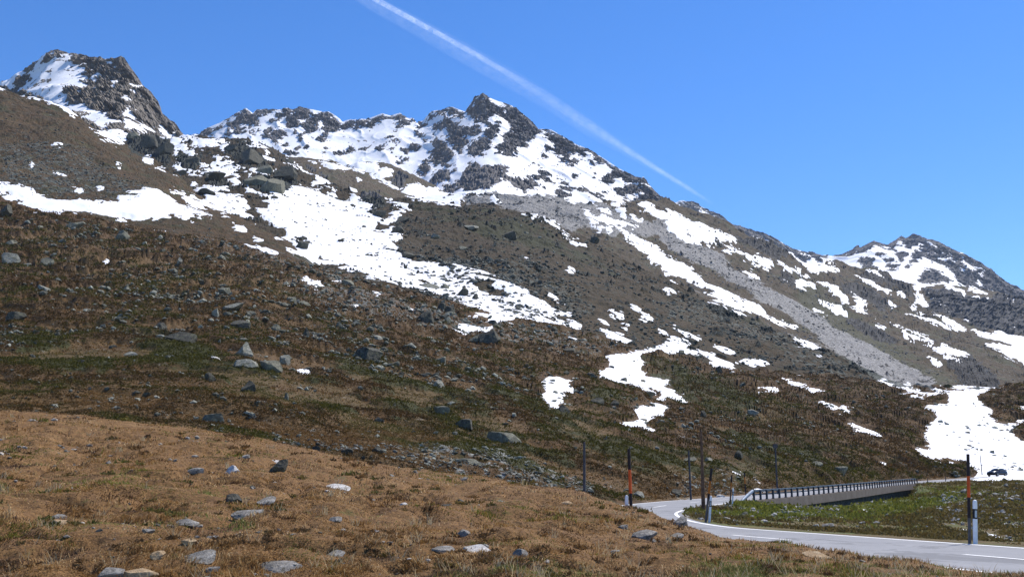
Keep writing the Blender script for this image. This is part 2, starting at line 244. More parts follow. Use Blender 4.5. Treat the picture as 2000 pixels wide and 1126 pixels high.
ROCKF = (
 Z('a4', [(0,400),(30,375),(100,350),(150,310),(210,265),(200,300),(150,340),(110,390),(60,400),(50,425),(0,425),(-60,430),(-40,390)],
  [(180,360),(230,280),(290,222),(320,222),(350,265),(385,310),(440,335),(390,348),(345,330),(340,355),(260,350),(200,375)],
  [(345,255),(375,225),(440,222),(515,240),(515,255),(450,260),(400,280)], [(150,420),(175,395),(195,425),(165,430)], [(190,380),(240,350),(300,370),(290,395),(230,405)], [(320,420),(350,380),(385,390),(350,420)],
  [(485,325),(540,270),(600,224),(640,240),(620,290),(590,320),(560,315),(520,335)],
  [(580,360),(590,310),(640,250),(700,212),(750,235),(800,250),(750,300),(700,330),(680,350),(610,385)],
  [(720,400),(720,360),(790,290),(820,255),(900,252),(950,275),(1005,330),(1000,370),(960,400),(900,430),(850,465),(790,470),(830,420),(880,380),(870,350),(850,330),(830,360),(790,390),(750,420),(700,450),(660,440),(665,410)],
  [(465,440),(480,400),(550,385),(595,400),(590,440),(540,480),(500,485)], [(430,430),(450,380),(480,350),(495,365),(470,400),(455,440)], [(560,515),(610,475),(620,480),(580,510)], [(640,520),(690,505),(695,530),(670,570),(600,570),(600,555),(660,545)],
  [(1000,370),(1060,310),(1110,328),(1070,375),(1020,390)], [(1090,360),(1130,322),(1190,300),(1200,320),(1140,365)], [(1185,350),(1260,290),(1300,256),(1360,275),(1440,252),(1492,298),(1440,315),(1350,310),(1270,330),(1210,365)], [(1405,350),(1450,315),(1530,295),(1555,340),(1480,335),(1430,365),(1410,380)],
  [(1255,520),(1300,480),(1380,450),(1390,460),(1330,500),(1270,540)], [(1010,540),(1080,520),(1090,530),(1030,560)], [(955,550),(985,545),(985,565),(955,575)], [(1350,530),(1410,480),(1415,490),(1370,530)], [(870,518),(930,512),(930,522),(880,532)], [(1420,600),(1440,585),(1475,595),(1450,615),(1420,620)], [(1140,530),(1200,512),(1190,525)], [(740,520),(760,512),(750,530)],
  [(1550,370),(1600,335),(1650,265),(1730,232),(1810,208),(1877,235),(1840,260),(1780,270),(1700,275),(1640,300),(1620,340),(1580,400),(1560,440),(1540,430)],
  [(1650,370),(1720,350),(1720,370),(1760,330),(1790,340),(1740,380),(1680,410)],
  [(1555,720),(1590,640),(1640,580),(1670,520),(1660,470),(1700,450),(1760,500),(1800,540),(1830,570),(1800,610),(1770,620),(1740,590),(1700,630),(1650,610),(1620,650),(1640,690),(1610,730)],
  [(1510,500),(1560,480),(1590,500),(1550,545)], [(1770,430),(1810,420),(1877,440),(1877,560),(1840,540),(1800,480)], [(1650,760),(1720,690),(1780,710),(1840,700),(1800,740),(1720,790),(1690,790)], [(1740,800),(1800,770),(1877,820),(1877,840),(1800,850)],
  [(1450,540),(1490,520),(1500,535),(1460,560)], [(1560,440),(1600,430),(1650,455),(1600,470)]) +
 Z('a5', [(228,260),(243,220),(285,138),(340,125),(400,148),(420,185),(500,215),(520,240),(480,280),(440,290),(400,300),(370,340),(320,320),(270,305),(235,285)],
  [(505,198),(560,208),(640,258),(700,300),(760,368),(850,378),(940,428),(1020,483),(1080,513),(1200,573),(1260,613),(1350,663),(1450,713),(1510,738),(1565,790),(1530,800),(1450,780),(1400,790),(1350,750),(1290,780),(1230,790),(1200,760),(1220,730),(1190,720),(1260,700),(1290,690),(1250,640),(1200,640),(1150,620),(1140,580),(1100,545),(1040,560),(960,570),(900,590),(870,560),(860,500),(830,480),(790,450),(820,430),(790,400),(750,400),(740,430),(700,440),(680,500),(650,520),(600,520),(590,550),(560,570),(510,580),(450,560),(440,540),(490,480),(510,450),(490,420),(520,400),(560,380),(540,350),(510,320),(500,300),(440,310),(470,280),(510,240)],
  [(370,400),(400,350),(450,330),(500,340),(470,380),(490,420),(450,430),(410,480),(380,460),(310,500),(300,480),(340,440)], [(250,540),(310,430),(350,430),(420,460),(400,500),(430,540),(380,540),(340,560),(280,600),(250,580)],
  [(90,440),(100,380),(130,340),(200,350),(260,370),(330,370),(330,400),(290,430),(240,440),(260,480),(210,500),(190,540),(140,520),(110,480)], [(0,460),(30,455),(80,510),(140,580),(110,600),(60,640),(30,620),(0,600)],
  [(150,310),(190,290),(210,300),(170,330)], [(80,640),(120,635),(140,650),(100,660)], [(0,250),(50,235),(120,215),(180,240),(210,260),(150,262),(100,272),(20,280)],
  [(150,770),(190,720),(230,640),(300,620),(370,650),(420,640),(500,650),(540,670),(500,700),(480,740),(540,740),(600,760),(650,720),(700,710),(770,700),(840,720),(850,780),(800,790),(770,770),(700,810),(650,840),(600,830),(540,820),(520,800),(560,780),(500,770),(450,800),(400,820),(340,835),(260,835),(200,820),(160,815)],
  [(0,710),(60,690),(140,700),(90,760),(30,790),(0,790)], [(50,800),(110,770),(150,810),(80,830)], [(790,550),(830,490),(860,510),(830,550),(810,590)], [(890,600),(950,590),(970,620),(1010,660),(970,670),(920,640)], [(900,825),(940,790),(1020,820),(960,830)], [(920,770),(950,745),(980,780),(950,790)], [(1060,815),(1112,845),(1070,845)], [(1010,618),(1065,605),(1040,632)], [(1012,708),(1048,725),(1020,738)], [(900,840),(1000,855),(940,872)], [(580,558),(612,548),(600,572)], [(658,690),(692,683),(680,704)], [(1120,858),(1200,868),(1222,887),(1150,882)], [(700,640),(725,628),(715,642)], [(860,790),(890,750),(900,765)],
  [(1300,850),(1340,810),(1400,830),(1400,860),(1340,880)], [(1370,810),(1440,775),(1560,785),(1640,850),(1720,895),(1800,935),(1877,985),(1877,1060),(1640,1000),(1560,960),(1500,950),(1470,930),(1430,940),(1440,900),(1500,870),(1530,850),(1450,860),(1400,870)], [(1150,690),(1180,680),(1195,715),(1165,740)], [(1235,830),(1290,830),(1260,850)], [(1040,555),(1100,570),(1060,575)]))
ROCKI = Z('a6', [(860,408),(950,390),(1030,345),(1120,320),(1190,345),(1270,290),(1325,290),(1470,325),(1600,385),(1550,420),(1480,370),(1400,345),(1360,330),(1310,360),(1260,330),(1230,370),(1180,360),(1130,350),(1080,370),(1000,395),(920,412)],
  [(1040,430),(1080,420),(1110,440),(1130,470),(1090,480),(1060,460)], [(1170,435),(1210,445),(1190,460)], [(1200,455),(1240,455),(1250,475),(1210,480)], [(1390,400),(1440,390),(1500,440),(1560,430),(1620,470),(1600,480),(1560,500),(1520,470),(1480,460),(1430,440)], [(1360,540),(1380,490),(1440,475),(1480,520),(1520,540),(1460,555),(1400,555)], [(1560,520),(1620,490),(1680,500),(1670,560),(1620,565),(1580,550)], [(1340,380),(1400,360),(1450,370),(1540,410),(1480,410),(1420,390),(1360,420),(1330,440),(1310,470),(1290,470),(1330,420)], [(1600,385),(1650,420),(1922,590),(2800,1100),(2800,1200),(1922,660),(1800,610),(1700,590),(1690,540),(1700,500),(1640,460),(1560,420)],
  [(75,112),(140,118),(270,178),(350,228),(520,283),(680,358),(800,388),(880,408),(860,430),(780,418),(690,383),(600,353),(500,308),(420,278),(360,253),(280,218),(250,198),(180,168),(120,138)], [(700,410),(760,405),(770,425),(730,430)], [(800,430),(830,425),(840,450),(810,445)], [(560,345),(620,365),(600,372)], [(1140,375),(1180,385),(1160,400)], [(1270,390),(1300,395),(1270,420),(1250,405)])
CRAG = (Z('a3', [(745,560),(850,545),(1000,600),(1010,720),(930,700),(780,650)], [(1065,660),(1200,700),(1150,780),(1060,730)]) +
        Z('a4', [(145,540),(200,500),(330,520),(420,600),(470,680),(300,650),(160,590)], [(280,760),(400,720),(510,740),(520,690),(640,680),(700,760),(600,850),(480,870),(360,830)], [(0,710),(120,710),(200,800),(60,800)], [(575,610),(660,640),(600,650)], [(1150,840),(1280,850),(1320,960),(1220,1020),(1160,900)], [(700,630),(860,700),(900,740),(800,700)], [(1370,760),(1420,680),(1500,740),(1450,820)]) +
        Z('a6', [(920,580),(1000,560),(1120,600),(1220,700),(1150,720),(1060,650),(960,620)], [(960,730),(1080,760),(1250,850),(1200,870),(1080,820),(980,770)], [(250,680),(400,720),(340,760),(250,720)], [(1500,970),(1640,950),(1760,1050),(1800,1126),(1600,1110)], [(1400,700),(1620,760),(1700,810),(1922,830),(1922,640),(1800,620),(1660,640),(1500,590),(1380,590),(1420,650)], [(1020,510),(1180,510),(1310,570),(1340,650),(1290,640),(1250,580),(1100,540)], [(620,490),(700,520),(690,590),(620,540)], [(380,300),(560,340),(660,400),(600,430),(440,370)]))
SCREE_PALE = (Z('a6', [(-30,200),(60,280),(200,370),(360,480),(560,600),(700,680),(860,770),(1040,870),(1200,960),(1300,1030),(1420,1095),(1200,1085),(1130,1040),(1000,960),(880,870),(800,800),(700,740),(560,660),(400,560),(260,470),(100,400),(-20,310)]) +
              Z('a5', [(420,825),(640,855),(900,880),(1130,925),(1300,990),(1500,1050),(1700,1126),(1300,1126),(1100,1060),(1000,1100),(900,1050),(700,980),(500,920),(250,900),(200,870)]))
SCREE_DARK = (Z('a3', [(0,600),(250,560),(500,650),(700,780),(900,880),(800,910),(500,930),(300,930),(100,860),(0,840)]) +
              Z('a8', [(760,330),(900,400),(1100,440),(1400,430),(1600,500),(1785,640),(1785,760),(1600,700),(1400,580),(1200,480),(900,430)]) +
              Z('a6', [(0,600),(200,640),(400,730),(650,800),(900,900),(1100,1040),(1000,1060),(700,950),(400,850),(150,760),(0,720)]) +
              Z('n', [(540,530),(700,570),(900,630),(1100,650),(1250,680),(1180,690),(900,650),(650,620)], [(500,840),(700,870),(700,890),(560,880)], [(620,880),(800,860),(1000,900),(1150,940),(1150,975),(900,935)], [(1330,930),(1440,940),(1450,975),(1330,972)], [(380,470),(620,520),(800,560),(700,560),(450,500)]))
GREEN = Z('n', [(230,640),(330,640),(470,710),(560,740),(520,770),(400,740),(280,700)], [(0,640),(120,655),(230,690),(200,740),(60,720)], [(560,735),(640,740),(700,780),(640,800),(560,770)], [(640,700),(830,740),(960,800),(1000,860),(900,820),(760,790)],
  [(700,820),(900,830),(1120,900),(1100,940),(960,900),(800,880)], [(900,720),(1060,790),(1200,850),(1420,900),(1560,950),(1420,950),(1230,930),(1080,870)], [(1400,830),(1600,870),(1740,930),(1600,950),(1450,920)], [(1160,740),(1230,790),(1150,800)], [(1250,700),(1400,740),(1600,830),(1500,830),(1330,780)], [(150,800),(250,820),(330,860),(260,850)], [(1560,540),(1700,640),(1850,740),(1700,720),(1580,640)], [(800,400),(1000,420),(1200,520),(1100,500),(900,440)], [(600,800),(760,800),(720,830)])

GOLD = Z('n', [(280,755),(520,770),(800,850),(700,890),(560,870),(380,830)], [(1560,900),(1720,900),(1880,935),(1600,962),(1450,955)], [(1480,770),(1700,860),(1850,900),(1700,900),(1500,830)], [(700,830),(850,830),(900,880),(740,870)], [(0,470),(300,520),(600,560),(560,600),(200,560)], [(1240,960),(1420,930),(1440,970),(1250,975)])

GREEN += Z('n', [(1460,985),(1640,985),(1800,965),(1900,955),(1850,1000),(1700,1018),(1500,1022),(1400,1005)])

MGREEN = Z('n', [(0,1025),(140,1040),(150,1085),(0,1080)], [(190,890),(330,905),(340,945),(210,930)], [(560,1040),(700,1075),(640,1126),(540,1100)], [(940,975),(1040,985),(1010,1005),(950,995)], [(1230,1055),(1400,1065),(1380,1095),(1240,1080)], [(1340,1090),(1850,1098),(1850,1150),(1300,1150)], [(0,850),(160,880),(120,910),(0,900)], [(400,870),(560,890),(520,910),(400,900)], [(820,915),(960,930),(900,960),(820,945)], [(700,1000),(820,1010),(780,1030)], [(330,1000),(480,1020),(400,1040)])

GOLD += Z('n', [(-300,730),(120,750),(320,775),(600,835),(780,885),(900,915),(880,950),(500,900),(-300,850)])
# ------------------------------------------------------------------ materials
class NT:
    def __init__(s, name):
        s.m = bpy.data.materials.new(name); s.m.use_nodes = True
        s.t = s.m.node_tree; s.t.nodes.clear()
        s.out = s.n('ShaderNodeOutputMaterial')
        s.b = s.n('ShaderNodeBsdfPrincipled')
        s.b.inputs['Roughness'].default_value = 0.9
        s.b.inputs['Specular IOR Level'].default_value = 0.2
        s.l(s.b.outputs[0], s.out.inputs['Surface'])
    def n(s, t): return s.t.nodes.new(t)
    def l(s, a, b): s.t.links.new(a, b)
    def pos(s):
        g = s.n('ShaderNodeNewGeometry'); return g.outputs['Position']
    def objpos(s):
        g = s.n('ShaderNodeTexCoord'); return g.outputs['Object']
    def noise(s, vec, scale, detail=4, rough=0.6, dist=0.0):
        n = s.n('ShaderNodeTexNoise'); n.inputs['Scale'].default_value = scale
        n.inputs['Detail'].default_value = detail; n.inputs['Roughness'].default_value = rough
        n.inputs['Distortion'].default_value = dist
        s.l(vec, n.inputs['Vector']); return n.outputs['Fac']
    def voro(s, vec, scale, feature='F1', out='Distance'):
        n = s.n('ShaderNodeTexVoronoi'); n.feature = feature; n.inputs['Scale'].default_value = scale
        s.l(vec, n.inputs['Vector']); return n.outputs[out]
    def ramp(s, fac, lo, hi):
        n = s.n('ShaderNodeMapRange'); n.interpolation_type = 'SMOOTHSTEP'
        n.inputs['From Min'].default_value = lo; n.inputs['From Max'].default_value = hi
        s.l(fac, n.inputs['Value']); return n.outputs['Result']
    def attr(s, name, out='Fac'):
        n = s.n('ShaderNodeAttribute'); n.attribute_name = name; return n.outputs[out]
    def math(s, op, a, b):
        n = s.n('ShaderNodeMath'); n.operation = op
        for i, v in enumerate((a, b)):
            if isinstance(v, (int, float)): n.inputs[i].default_value = v
            else: s.l(v, n.inputs[i])
        return n.outputs[0]
    def mix(s, fac, a, b, blend='MIX'):
        n = s.n('ShaderNodeMix'); n.data_type = 'RGBA'; n.blend_type = blend
        def put(v, i):
            if isinstance(v, (int, float)): n.inputs[i].default_value = v
            elif isinstance(v, tuple): n.inputs[i].default_value = (*v, 1) if len(v) == 3 else v
            else: s.l(v, n.inputs[i])
        put(fac, 0); put(a, 6); put(b, 7)
        return n.outputs[2]
    def bump(s, h, strength, dist):
        n = s.n('ShaderNodeBump'); n.inputs['Strength'].default_value = strength; n.inputs['Distance'].default_value = dist
        s.l(h, n.inputs['Height']); s.l(n.outputs[0], s.b.inputs['Normal'])
    def color(s, c):
        if isinstance(c, tuple): s.b.inputs['Base Color'].default_value = (*c, 1)
        else: s.l(c, s.b.inputs['Base Color'])

def ground_mat(name, S, brown, brown2, green, straw, stone, stone2, green_bias=0.0, straw_amt=1.0, stone_amt=1.0, bump=0.5, crag_k=0.8):
    """S = size in metres of one visible grain of texture"""
    n = NT(name); p = n.pos()
    a = n.noise(p, 0.06 / S, 6, 0.65, 0.3)
    b = n.noise(p, 0.30 / S, 6, 0.7)
    c = n.mix(n.ramp(b, 0.35, 0.65), brown, brown2)
    zg = n.attr('zg')
    gm = n.math('ADD', n.math('MULTIPLY', zg, 0.26), n.math('ADD', n.math('MULTIPLY', a, 1.0), green_bias))
    gm = n.math('ADD', gm, n.math('MULTIPLY', b, 0.45))
    c = n.mix(n.ramp(gm, 0.74, 0.90), c, green)
    d = n.noise(p, 0.12 / S, 5, 0.75, 0.5)
    zs = n.attr('zs')
    sm = n.math('ADD', n.math('MULTIPLY', n.noise(p, 0.022 / S, 4, 0.6), 0.8), n.math('MULTIPLY', d, 0.5))
    sm = n.math('ADD', sm, n.math('MULTIPLY', zs, 0.6))
    c = n.mix(n.math('MULTIPLY', n.ramp(sm, 0.70, 0.92), straw_amt), c, straw)
    # stones: speckle whose density follows the scree attribute
    zr = n.attr('zr')
    v = n.noise(p, 0.75 / S, 5, 0.8)
    v2 = n.voro(p, 0.45 / S, 'F1', 'Color')
    sx = n.n('ShaderNodeSeparateColor'); n.l(v2, sx.inputs[0])
    th = n.math('ADD', n.math('MULTIPLY', v, 0.75), n.math('MULTIPLY', sx.outputs[0], 0.25))
    th = n.math('ADD', th, n.math('MULTIPLY', zr, 0.13))
    th = n.math('ADD', th, n.math('MULTIPLY', n.attr('zp'), 0.42))
    th = n.math('ADD', th, n.math('MULTIPLY', n.math('SUBTRACT', n.noise(p, 0.11 / S, 5, 0.7), 0.5), 0.30))
    sc = n.mix(n.ramp(n.noise(p, 0.9 / S, 3, 0.8), 0.40, 0.62), stone, stone2)
    c = n.mix(n.math('MULTIPLY', n.ramp(th, 0.66, 0.72), stone_amt), c, sc)
    k = n.ramp(n.noise(p, 1.3 / S, 3, 0.8), 0.25, 0.75)
    c = n.mix(0.75, c, n.mix(k, (0.45, 0.45, 0.45), (1.5, 1.5, 1.5)), 'MULTIPLY')
    # crag rock
    zc = n.attr('zc')
    rc = n.mix(n.ramp(n.noise(p, 0.25 / S, 6, 0.75, 0.6), 0.38, 0.62), tuple(x * crag_k * 0.45 for x in stone), tuple(x * crag_k for x in stone))
    c = n.mix(n.ramp(zc, 0.35, 0.55), c, rc)
    n.color(c)
    h = n.math('ADD', n.noise(p, 0.5 / S, 5, 0.75), n.math('MULTIPLY', th, 0.4))
    n.bump(h, bump, S * 1.2)
    return n.m

def rock_mat(name, S, c1, c2, c3, lichen=None, obj=False, moss=None):
    n = NT(name); p = n.objpos() if obj else n.pos()
    a = n.noise(p, 0.1 / S, 7, 0.7, 0.5)
    b = n.noise(p, 0.6 / S, 6, 0.75, 0.2)
    c = n.mix(n.ramp(a, 0.35, 0.62), c1, c2)
    c = n.mix(n.ramp(b, 0.45, 0.7), c, c3)
    if lichen:
        c = n.mix(n.ramp(n.noise(p, 0.3 / S, 5, 0.8, 1.0), 0.52, 0.6), c, lichen)
    if moss:
        c = n.mix(n.ramp(n.noise(p, 0.07 / S, 5, 0.7), 0.53, 0.62), c, moss)
    n.color(c)
    n.bump(n.math('ADD', b, n.noise(p, 0.2 / S, 8, 0.8)), 0.7, S * 1.5)
    return n.m

def snow_mat(S=1.0):
    n = NT('snow'); p = n.pos()
    a = n.noise(p, 0.05 / S, 6, 0.6)
    c = n.mix(n.ramp(a, 0.35, 0.7), (0.80, 0.81, 0.83), (0.73, 0.735, 0.75))
    c = n.mix(n.ramp(n.noise(p, 0.5 / S, 6, 0.8), 0.66, 0.74), c, (0.42, 0.40, 0.38))
    n.color(c)
    n.b.inputs['Roughness'].default_value = 0.7
    n.bump(n.noise(p, 0.15 / S, 5, 0.6), 0.25, S)
    return n.m

def flat_mat(name, col, rough=0.6, metal=0.0, noise=0.25, scale=3.0, spec=0.3):
    n = NT(name); p = n.objpos()
    k = n.noise(p, scale, 6, 0.7)
    c = n.mix(n.ramp(k, 0.3, 0.7), tuple(x * (1 - noise) for x in col), tuple(min(1, x * (1 + noise)) for x in col))
    n.color(c)
    n.b.inputs['Roughness'].default_value = rough
    n.b.inputs['Metallic'].default_value = metal
    n.b.inputs['Specular IOR Level'].default_value = spec
    return n.m

# ------------------------------------------------------------------ object helpers
def tag(o, label=None, cat=None, group=None, kind=None):
    if label: o['label'] = label
    if cat: o['category'] = cat
    if group: o['group'] = group
    if kind: o['kind'] = kind
    return o
def mesh_np(name, V, Fq, mat=None, parent=None, smooth=False, attrs=None, colors=None):
    """V (n,3); Fq (m,3|4) int"""
    V = np.asarray(V, np.float32); Fq = np.asarray(Fq, np.int32)
    me = bpy.data.meshes.new(name)
    me.vertices.add(len(V)); me.vertices.foreach_set('co', V.ravel())
    k = Fq.shape[1]
    me.loops.add(Fq.size); me.loops.foreach_set('vertex_index', Fq.ravel())
    me.polygons.add(len(Fq)); me.polygons.foreach_set('loop_start', np.arange(0, Fq.size, k, dtype=np.int32))
    me.polygons.foreach_set('use_smooth', np.full(len(Fq), smooth))
    if attrs:
        for a, v in attrs.items():
            at = me.attributes.new(a, 'FLOAT', 'POINT'); at.data.foreach_set('value', np.asarray(v, np.float32).ravel())
    if colors is not None:
        at = me.attributes.new('tint', 'FLOAT_COLOR', 'POINT')
        c4 = np.ones((len(V), 4), np.float32); c4[:, :3] = colors
        at.data.foreach_set('color', c4.ravel())
    me.update(calc_edges=True)
    me.validate()
    if mat: me.materials.append(mat)
    o = bpy.data.objects.new(name, me)
    COL.objects.link(o)
    if parent: o.parent = parent
    return o
def empty(name, loc, label=None, cat=None, group=None):
    o = bpy.data.objects.new(name, None); COL.objects.link(o); o.location = loc
    o.empty_display_size = 0.3
    return tag(o, label, cat, group)
def copy_tree(o, parent=None):
    c = o.copy(); COL.objects.link(c); c.parent = parent
    for ch in o.children: copy_tree(ch, c)
    return c

# ------------------------------------------------------------------ terrain layers
def X(knots, xs, col=1):
    k = sorted(knots); a = np.array([q[0] for q in k], float); b = np.array([q[col] for q in k], float)
    return np.interp(xs, a, b)
LAY = {}
def terrain(name, xs, guides, segs, mat, high, low=None, fold=(14, 0.16, 0.5), snow=None, snow_amt=(0.6, 3.0, 5.0), snow_base=None,
            label=None, smooth=False, zones=True, gully=0.0, fold_to=None, dirv=(0, 0, 1.0), outcrop=None, matfn=None, base_bias=0.0, snow_bias=-0.2):
    """guides: bottom to top, each a list of (px, row, D). segs: quads between guides"""
    R = np.array([X(g, xs, 1) for g in guides]); Dm = np.log(np.array([X(g, xs, 2) for g in guides]))
    rows = []; Ds = []
    ng = len(guides)
    for k in range(ng - 1):
        n = segs[k]
        for j in range(n + (1 if k == ng - 2 else 0)):
            t = j / n
            def cr(A):
                p0 = A[max(k - 1, 0)]; p1 = A[k]; p2 = A[k + 1]; p3 = A[min(k + 2, ng - 1)]
                m1 = (p2 - p0) * 0.5; m2 = (p3 - p1) * 0.5
                m1 = np.clip(m1, np.minimum(0, 2.5 * (p2 - p1)), np.maximum(0, 2.5 * (p2 - p1)))
                m2 = np.clip(m2, np.minimum(0, 2.5 * (p2 - p1)), np.maximum(0, 2.5 * (p2 - p1)))
                t2, t3 = t * t, t * t * t
                return (2 * t3 - 3 * t2 + 1) * p1 + (t3 - 2 * t2 + t) * m1 + (-2 * t3 + 3 * t2) * p2 + (t3 - t2) * m2
            rows.append(cr(R)); Ds.append(cr(Dm))
    R = np.array(rows); Dg = np.exp(np.array(Ds))
    PX = np.broadcast_to(xs, R.shape).copy()
    B = unproj(PX, R, Dg)
    nv = len(R)
    # fold down behind the crest
    if fold:
        nf, ext, slope = fold
        last = B[-1]; d = last[:, :2] / np.linalg.norm(last[:, :2], axis=1, keepdims=True)
        ex = []
        if fold_to:
            zt = np.interp(xs, *fold_to)
            for j in range(1, nf + 1):
                q = last.copy(); q[:, :2] += d * (ext * (j / nf) ** 1.5)
                t = smooth01(j / (nf * 0.6)); q[:, 2] = last[:, 2] * (1 - t) + zt * t
                ex.append(q)
            nf2, nf = nf, 0
        for j in range(1, nf + 1):
            s = ((j / nf) ** 1.6) * ext * last[:, 1]
            q = last.copy(); q[:, :2] += d * s[:, None]; q[:, 2] += -slope * s * (j / nf) ** 0.5
            ex.append(q)
        if fold_to: nf = nf2
        B = np.concatenate([B, np.array(ex)], 0)
        PX = np.concatenate([PX, np.repeat(PX[-1:], nf, 0)], 0)
        R = np.concatenate([R, np.repeat(R[-1:], nf, 0)], 0)
        Dg = np.concatenate([Dg, B[nv:, :, 1]], 0)
    lo = low(B, PX, R, Dg) if low else np.zeros(R.shape)
    pxm = Dg / F
    crag = polysd(PX, R, CRAG, 14)
    en = fbm(B / (pxm.mean() * 26), 4, 0.6, seed=3) * 7
    zc = smooth01((crag + en) / 6 + 0.5)
    if outcrop:
        zc = np.maximum(zc, smooth01((ridged(B / (np.array([70, 70, 30]) * pxm.mean()), 4, 0.6, seed=71) - outcrop) * 9) * 0.9)
    S = None; e3 = 0
    if gully:
        q = B.copy(); q[..., 0] = B[..., 0] + gully * B[..., 2]
        m_ = pxm.mean()
        e3 = 13 * (0.36 - ridged(q / (np.array([30, 90, 62]) * m_), 5, 0.7, seed=91)) + 7 * fbm(q / (np.array([7, 12, 8]) * m_), 4, 0.7, seed=95)
    if snow is not None or snow_base is not None:
        wl = 22 * pxm.mean()
        ad = np.stack([B[..., 0] * 0.87 - B[..., 2] * 0.5, B[..., 1], B[..., 0] * 0.5 + B[..., 2] * 0.87], -1)
        e1 = fbm(ad / np.array([wl * 2.2, wl * 2.2, wl * 0.55]), 5, 0.64, seed=11)
        e2 = fbm(ad / np.array([wl * 0.6, wl * 0.6, wl * 0.16]), 4, 0.65, seed=21)
        if snow_base is not None:
            S = -polysd(PX, R, snow_base, 16)
            S = S + e1 * snow_amt[2] + e2 * snow_amt[2] * 0.5 + e3 * 0.9 + base_bias
        if snow is not None:
            S2 = polysd(PX, R, snow, 14)
            hole = polysd(PX, R, SNOW_HOLES, 14)
            S2 = S2 + snow_bias
            S2 = np.minimum(S2, -hole)
            S2 = np.where(S2 > -11, S2 + e1 * snow_amt[2] + e2 * snow_amt[2] * 0.8 + np.minimum(e3, 0) * 0.3, S2)
            S = S2 if S is None else np.maximum(S, S2)
    hi = high(B, PX, R, Dg, zc, S)
    dv = np.array(dirv, float)
    T = B + (lo + hi)[..., None] * dv
    zr = zg = zs = np.zeros(R.shape)
    nz = fbm(B / (pxm.mean() * 60), 4, 0.6, seed=5)
    nz2 = fbm(B / (pxm.mean() * 18), 3, 0.6, seed=6)
    if zones:
        zr = smooth01((polysd(PX, R, SCREE_DARK, 40) + 26 * nz + 10 * nz2) / 24 + 0.5)
        zp = smooth01((polysd(PX, R, SCREE_PALE, 20) + 6 * nz + 4 * nz2 + 7) / 9 + 0.5)
        zg = smooth01((polysd(PX, R, GREEN, 40) + 22 * nz + 10 * nz2) / 30 + 0.5)
    else:
        zp = np.zeros(R.shape)
    if zones: zs = 0.9 * smooth01((polysd(PX, R, GOLD, 40) + 24 * nz + 10 * nz2) / 30 + 0.4)
    if matfn is not None: zs = zs + 0.45 * (1 - smooth01((matfn(B) - 0.05) * 3))
    nr, nc = R.shape
    i = np.arange(nr * nc).reshape(nr, nc)
    Fq = np.stack([i[:-1, :-1], i[:-1, 1:], i[1:, 1:], i[1:, :-1]], -1).reshape(-1, 4)
    o = mesh_np(name, T.reshape(-1, 3), Fq, mat, smooth=smooth, attrs=dict(zr=zr, zg=zg, zc=zc, zs=zs, zp=zp))
    tag(o, kind='structure')
    if label: o['label'] = label
    LAY[name] = dict(zs=zs[:nv], full=T, nv=nv, P=T[:nv], R=R[:nv], xs=xs, S=None if S is None else S[:nv], zr=zr[:nv], zg=zg[:nv], pxm=pxm[:nv])
    if S is not None:
        k, hmax, _ = snow_amt
        off = np.clip(S * k * pxm, -14 * pxm * k, hmax * pxm)
        und = 0.4 * pxm * fbm(B / (pxm.mean() * 40), 3, seed=31)
        Ts = B + lo[..., None] * dv + (off + und)[..., None] * (dv if dirv[1] == 0 else np.array((0, -0.75, 0.5)))
        keep = (S > -6)
        kq = keep[:-1, :-1] | keep[:-1, 1:] | keep[1:, 1:] | keep[1:, :-1]
        Fs = Fq[kq.reshape(-1)]
        used = np.zeros(nr * nc, bool); used[Fs.ravel()] = True
        rem = np.cumsum(used) - 1
        so = mesh_np('snow', Ts.reshape(-1, 3)[used], rem[Fs], MSNOW, smooth=True)
        tag(so, 'snow lying on ' + (label or name.replace('_', ' ')), kind='structure')
    return o
def at(layer, px, row):
    """world point on a terrain layer, found where the eye ray meets its grid"""
    L = LAY[layer]; xs = L['xs']
    fx = np.clip((px - xs[0]) / (xs[1] - xs[0]), 0, len(xs) - 1.001)
    c = int(fx); u = fx - c
    rr = L['R'][:, c] * (1 - u) + L['R'][:, c + 1] * u          # decreasing upward
    j = int(np.clip(np.searchsorted(-rr, -row), 1, len(rr) - 1))
    t = (rr[j - 1] - row) / max(1e-6, rr[j - 1] - rr[j]); t = min(max(t, 0), 1)
    P = L['P']
    a = P[j - 1, c] * (1 - u) + P[j - 1, c + 1] * u
    b = P[j, c] * (1 - u) + P[j, c + 1] * u
    return a * (1 - t) + b * t
def at_many(layer, px, row, extra=()):
    L = LAY[layer]; xs = L['xs']; n = len(px)
    fx = np.clip((px - xs[0]) / (xs[1] - xs[0]), 0, len(xs) - 1.001)
    c = fx.astype(int)
    Rc = L['R'][:, c]
    j = np.clip((Rc > row[None, :]).sum(0), 1, Rc.shape[0] - 1)
    ar = np.arange(n)
    r0 = Rc[j - 1, ar]; r1 = Rc[j, ar]
    t = np.clip((r0 - row) / np.maximum(1e-6, r0 - r1), 0, 1)
    u = fx - c
    def lerp(A):
        tt = t[:, None] if A.ndim == 3 else t
        uu = u[:, None] if A.ndim == 3 else u
        return (A[j - 1, c] * (1 - uu) + A[j - 1, c + 1] * uu) * (1 - tt) + (A[j, c] * (1 - uu) + A[j, c + 1] * uu) * tt
    return [lerp(L['P'])] + [lerp(L[e]) for e in extra]

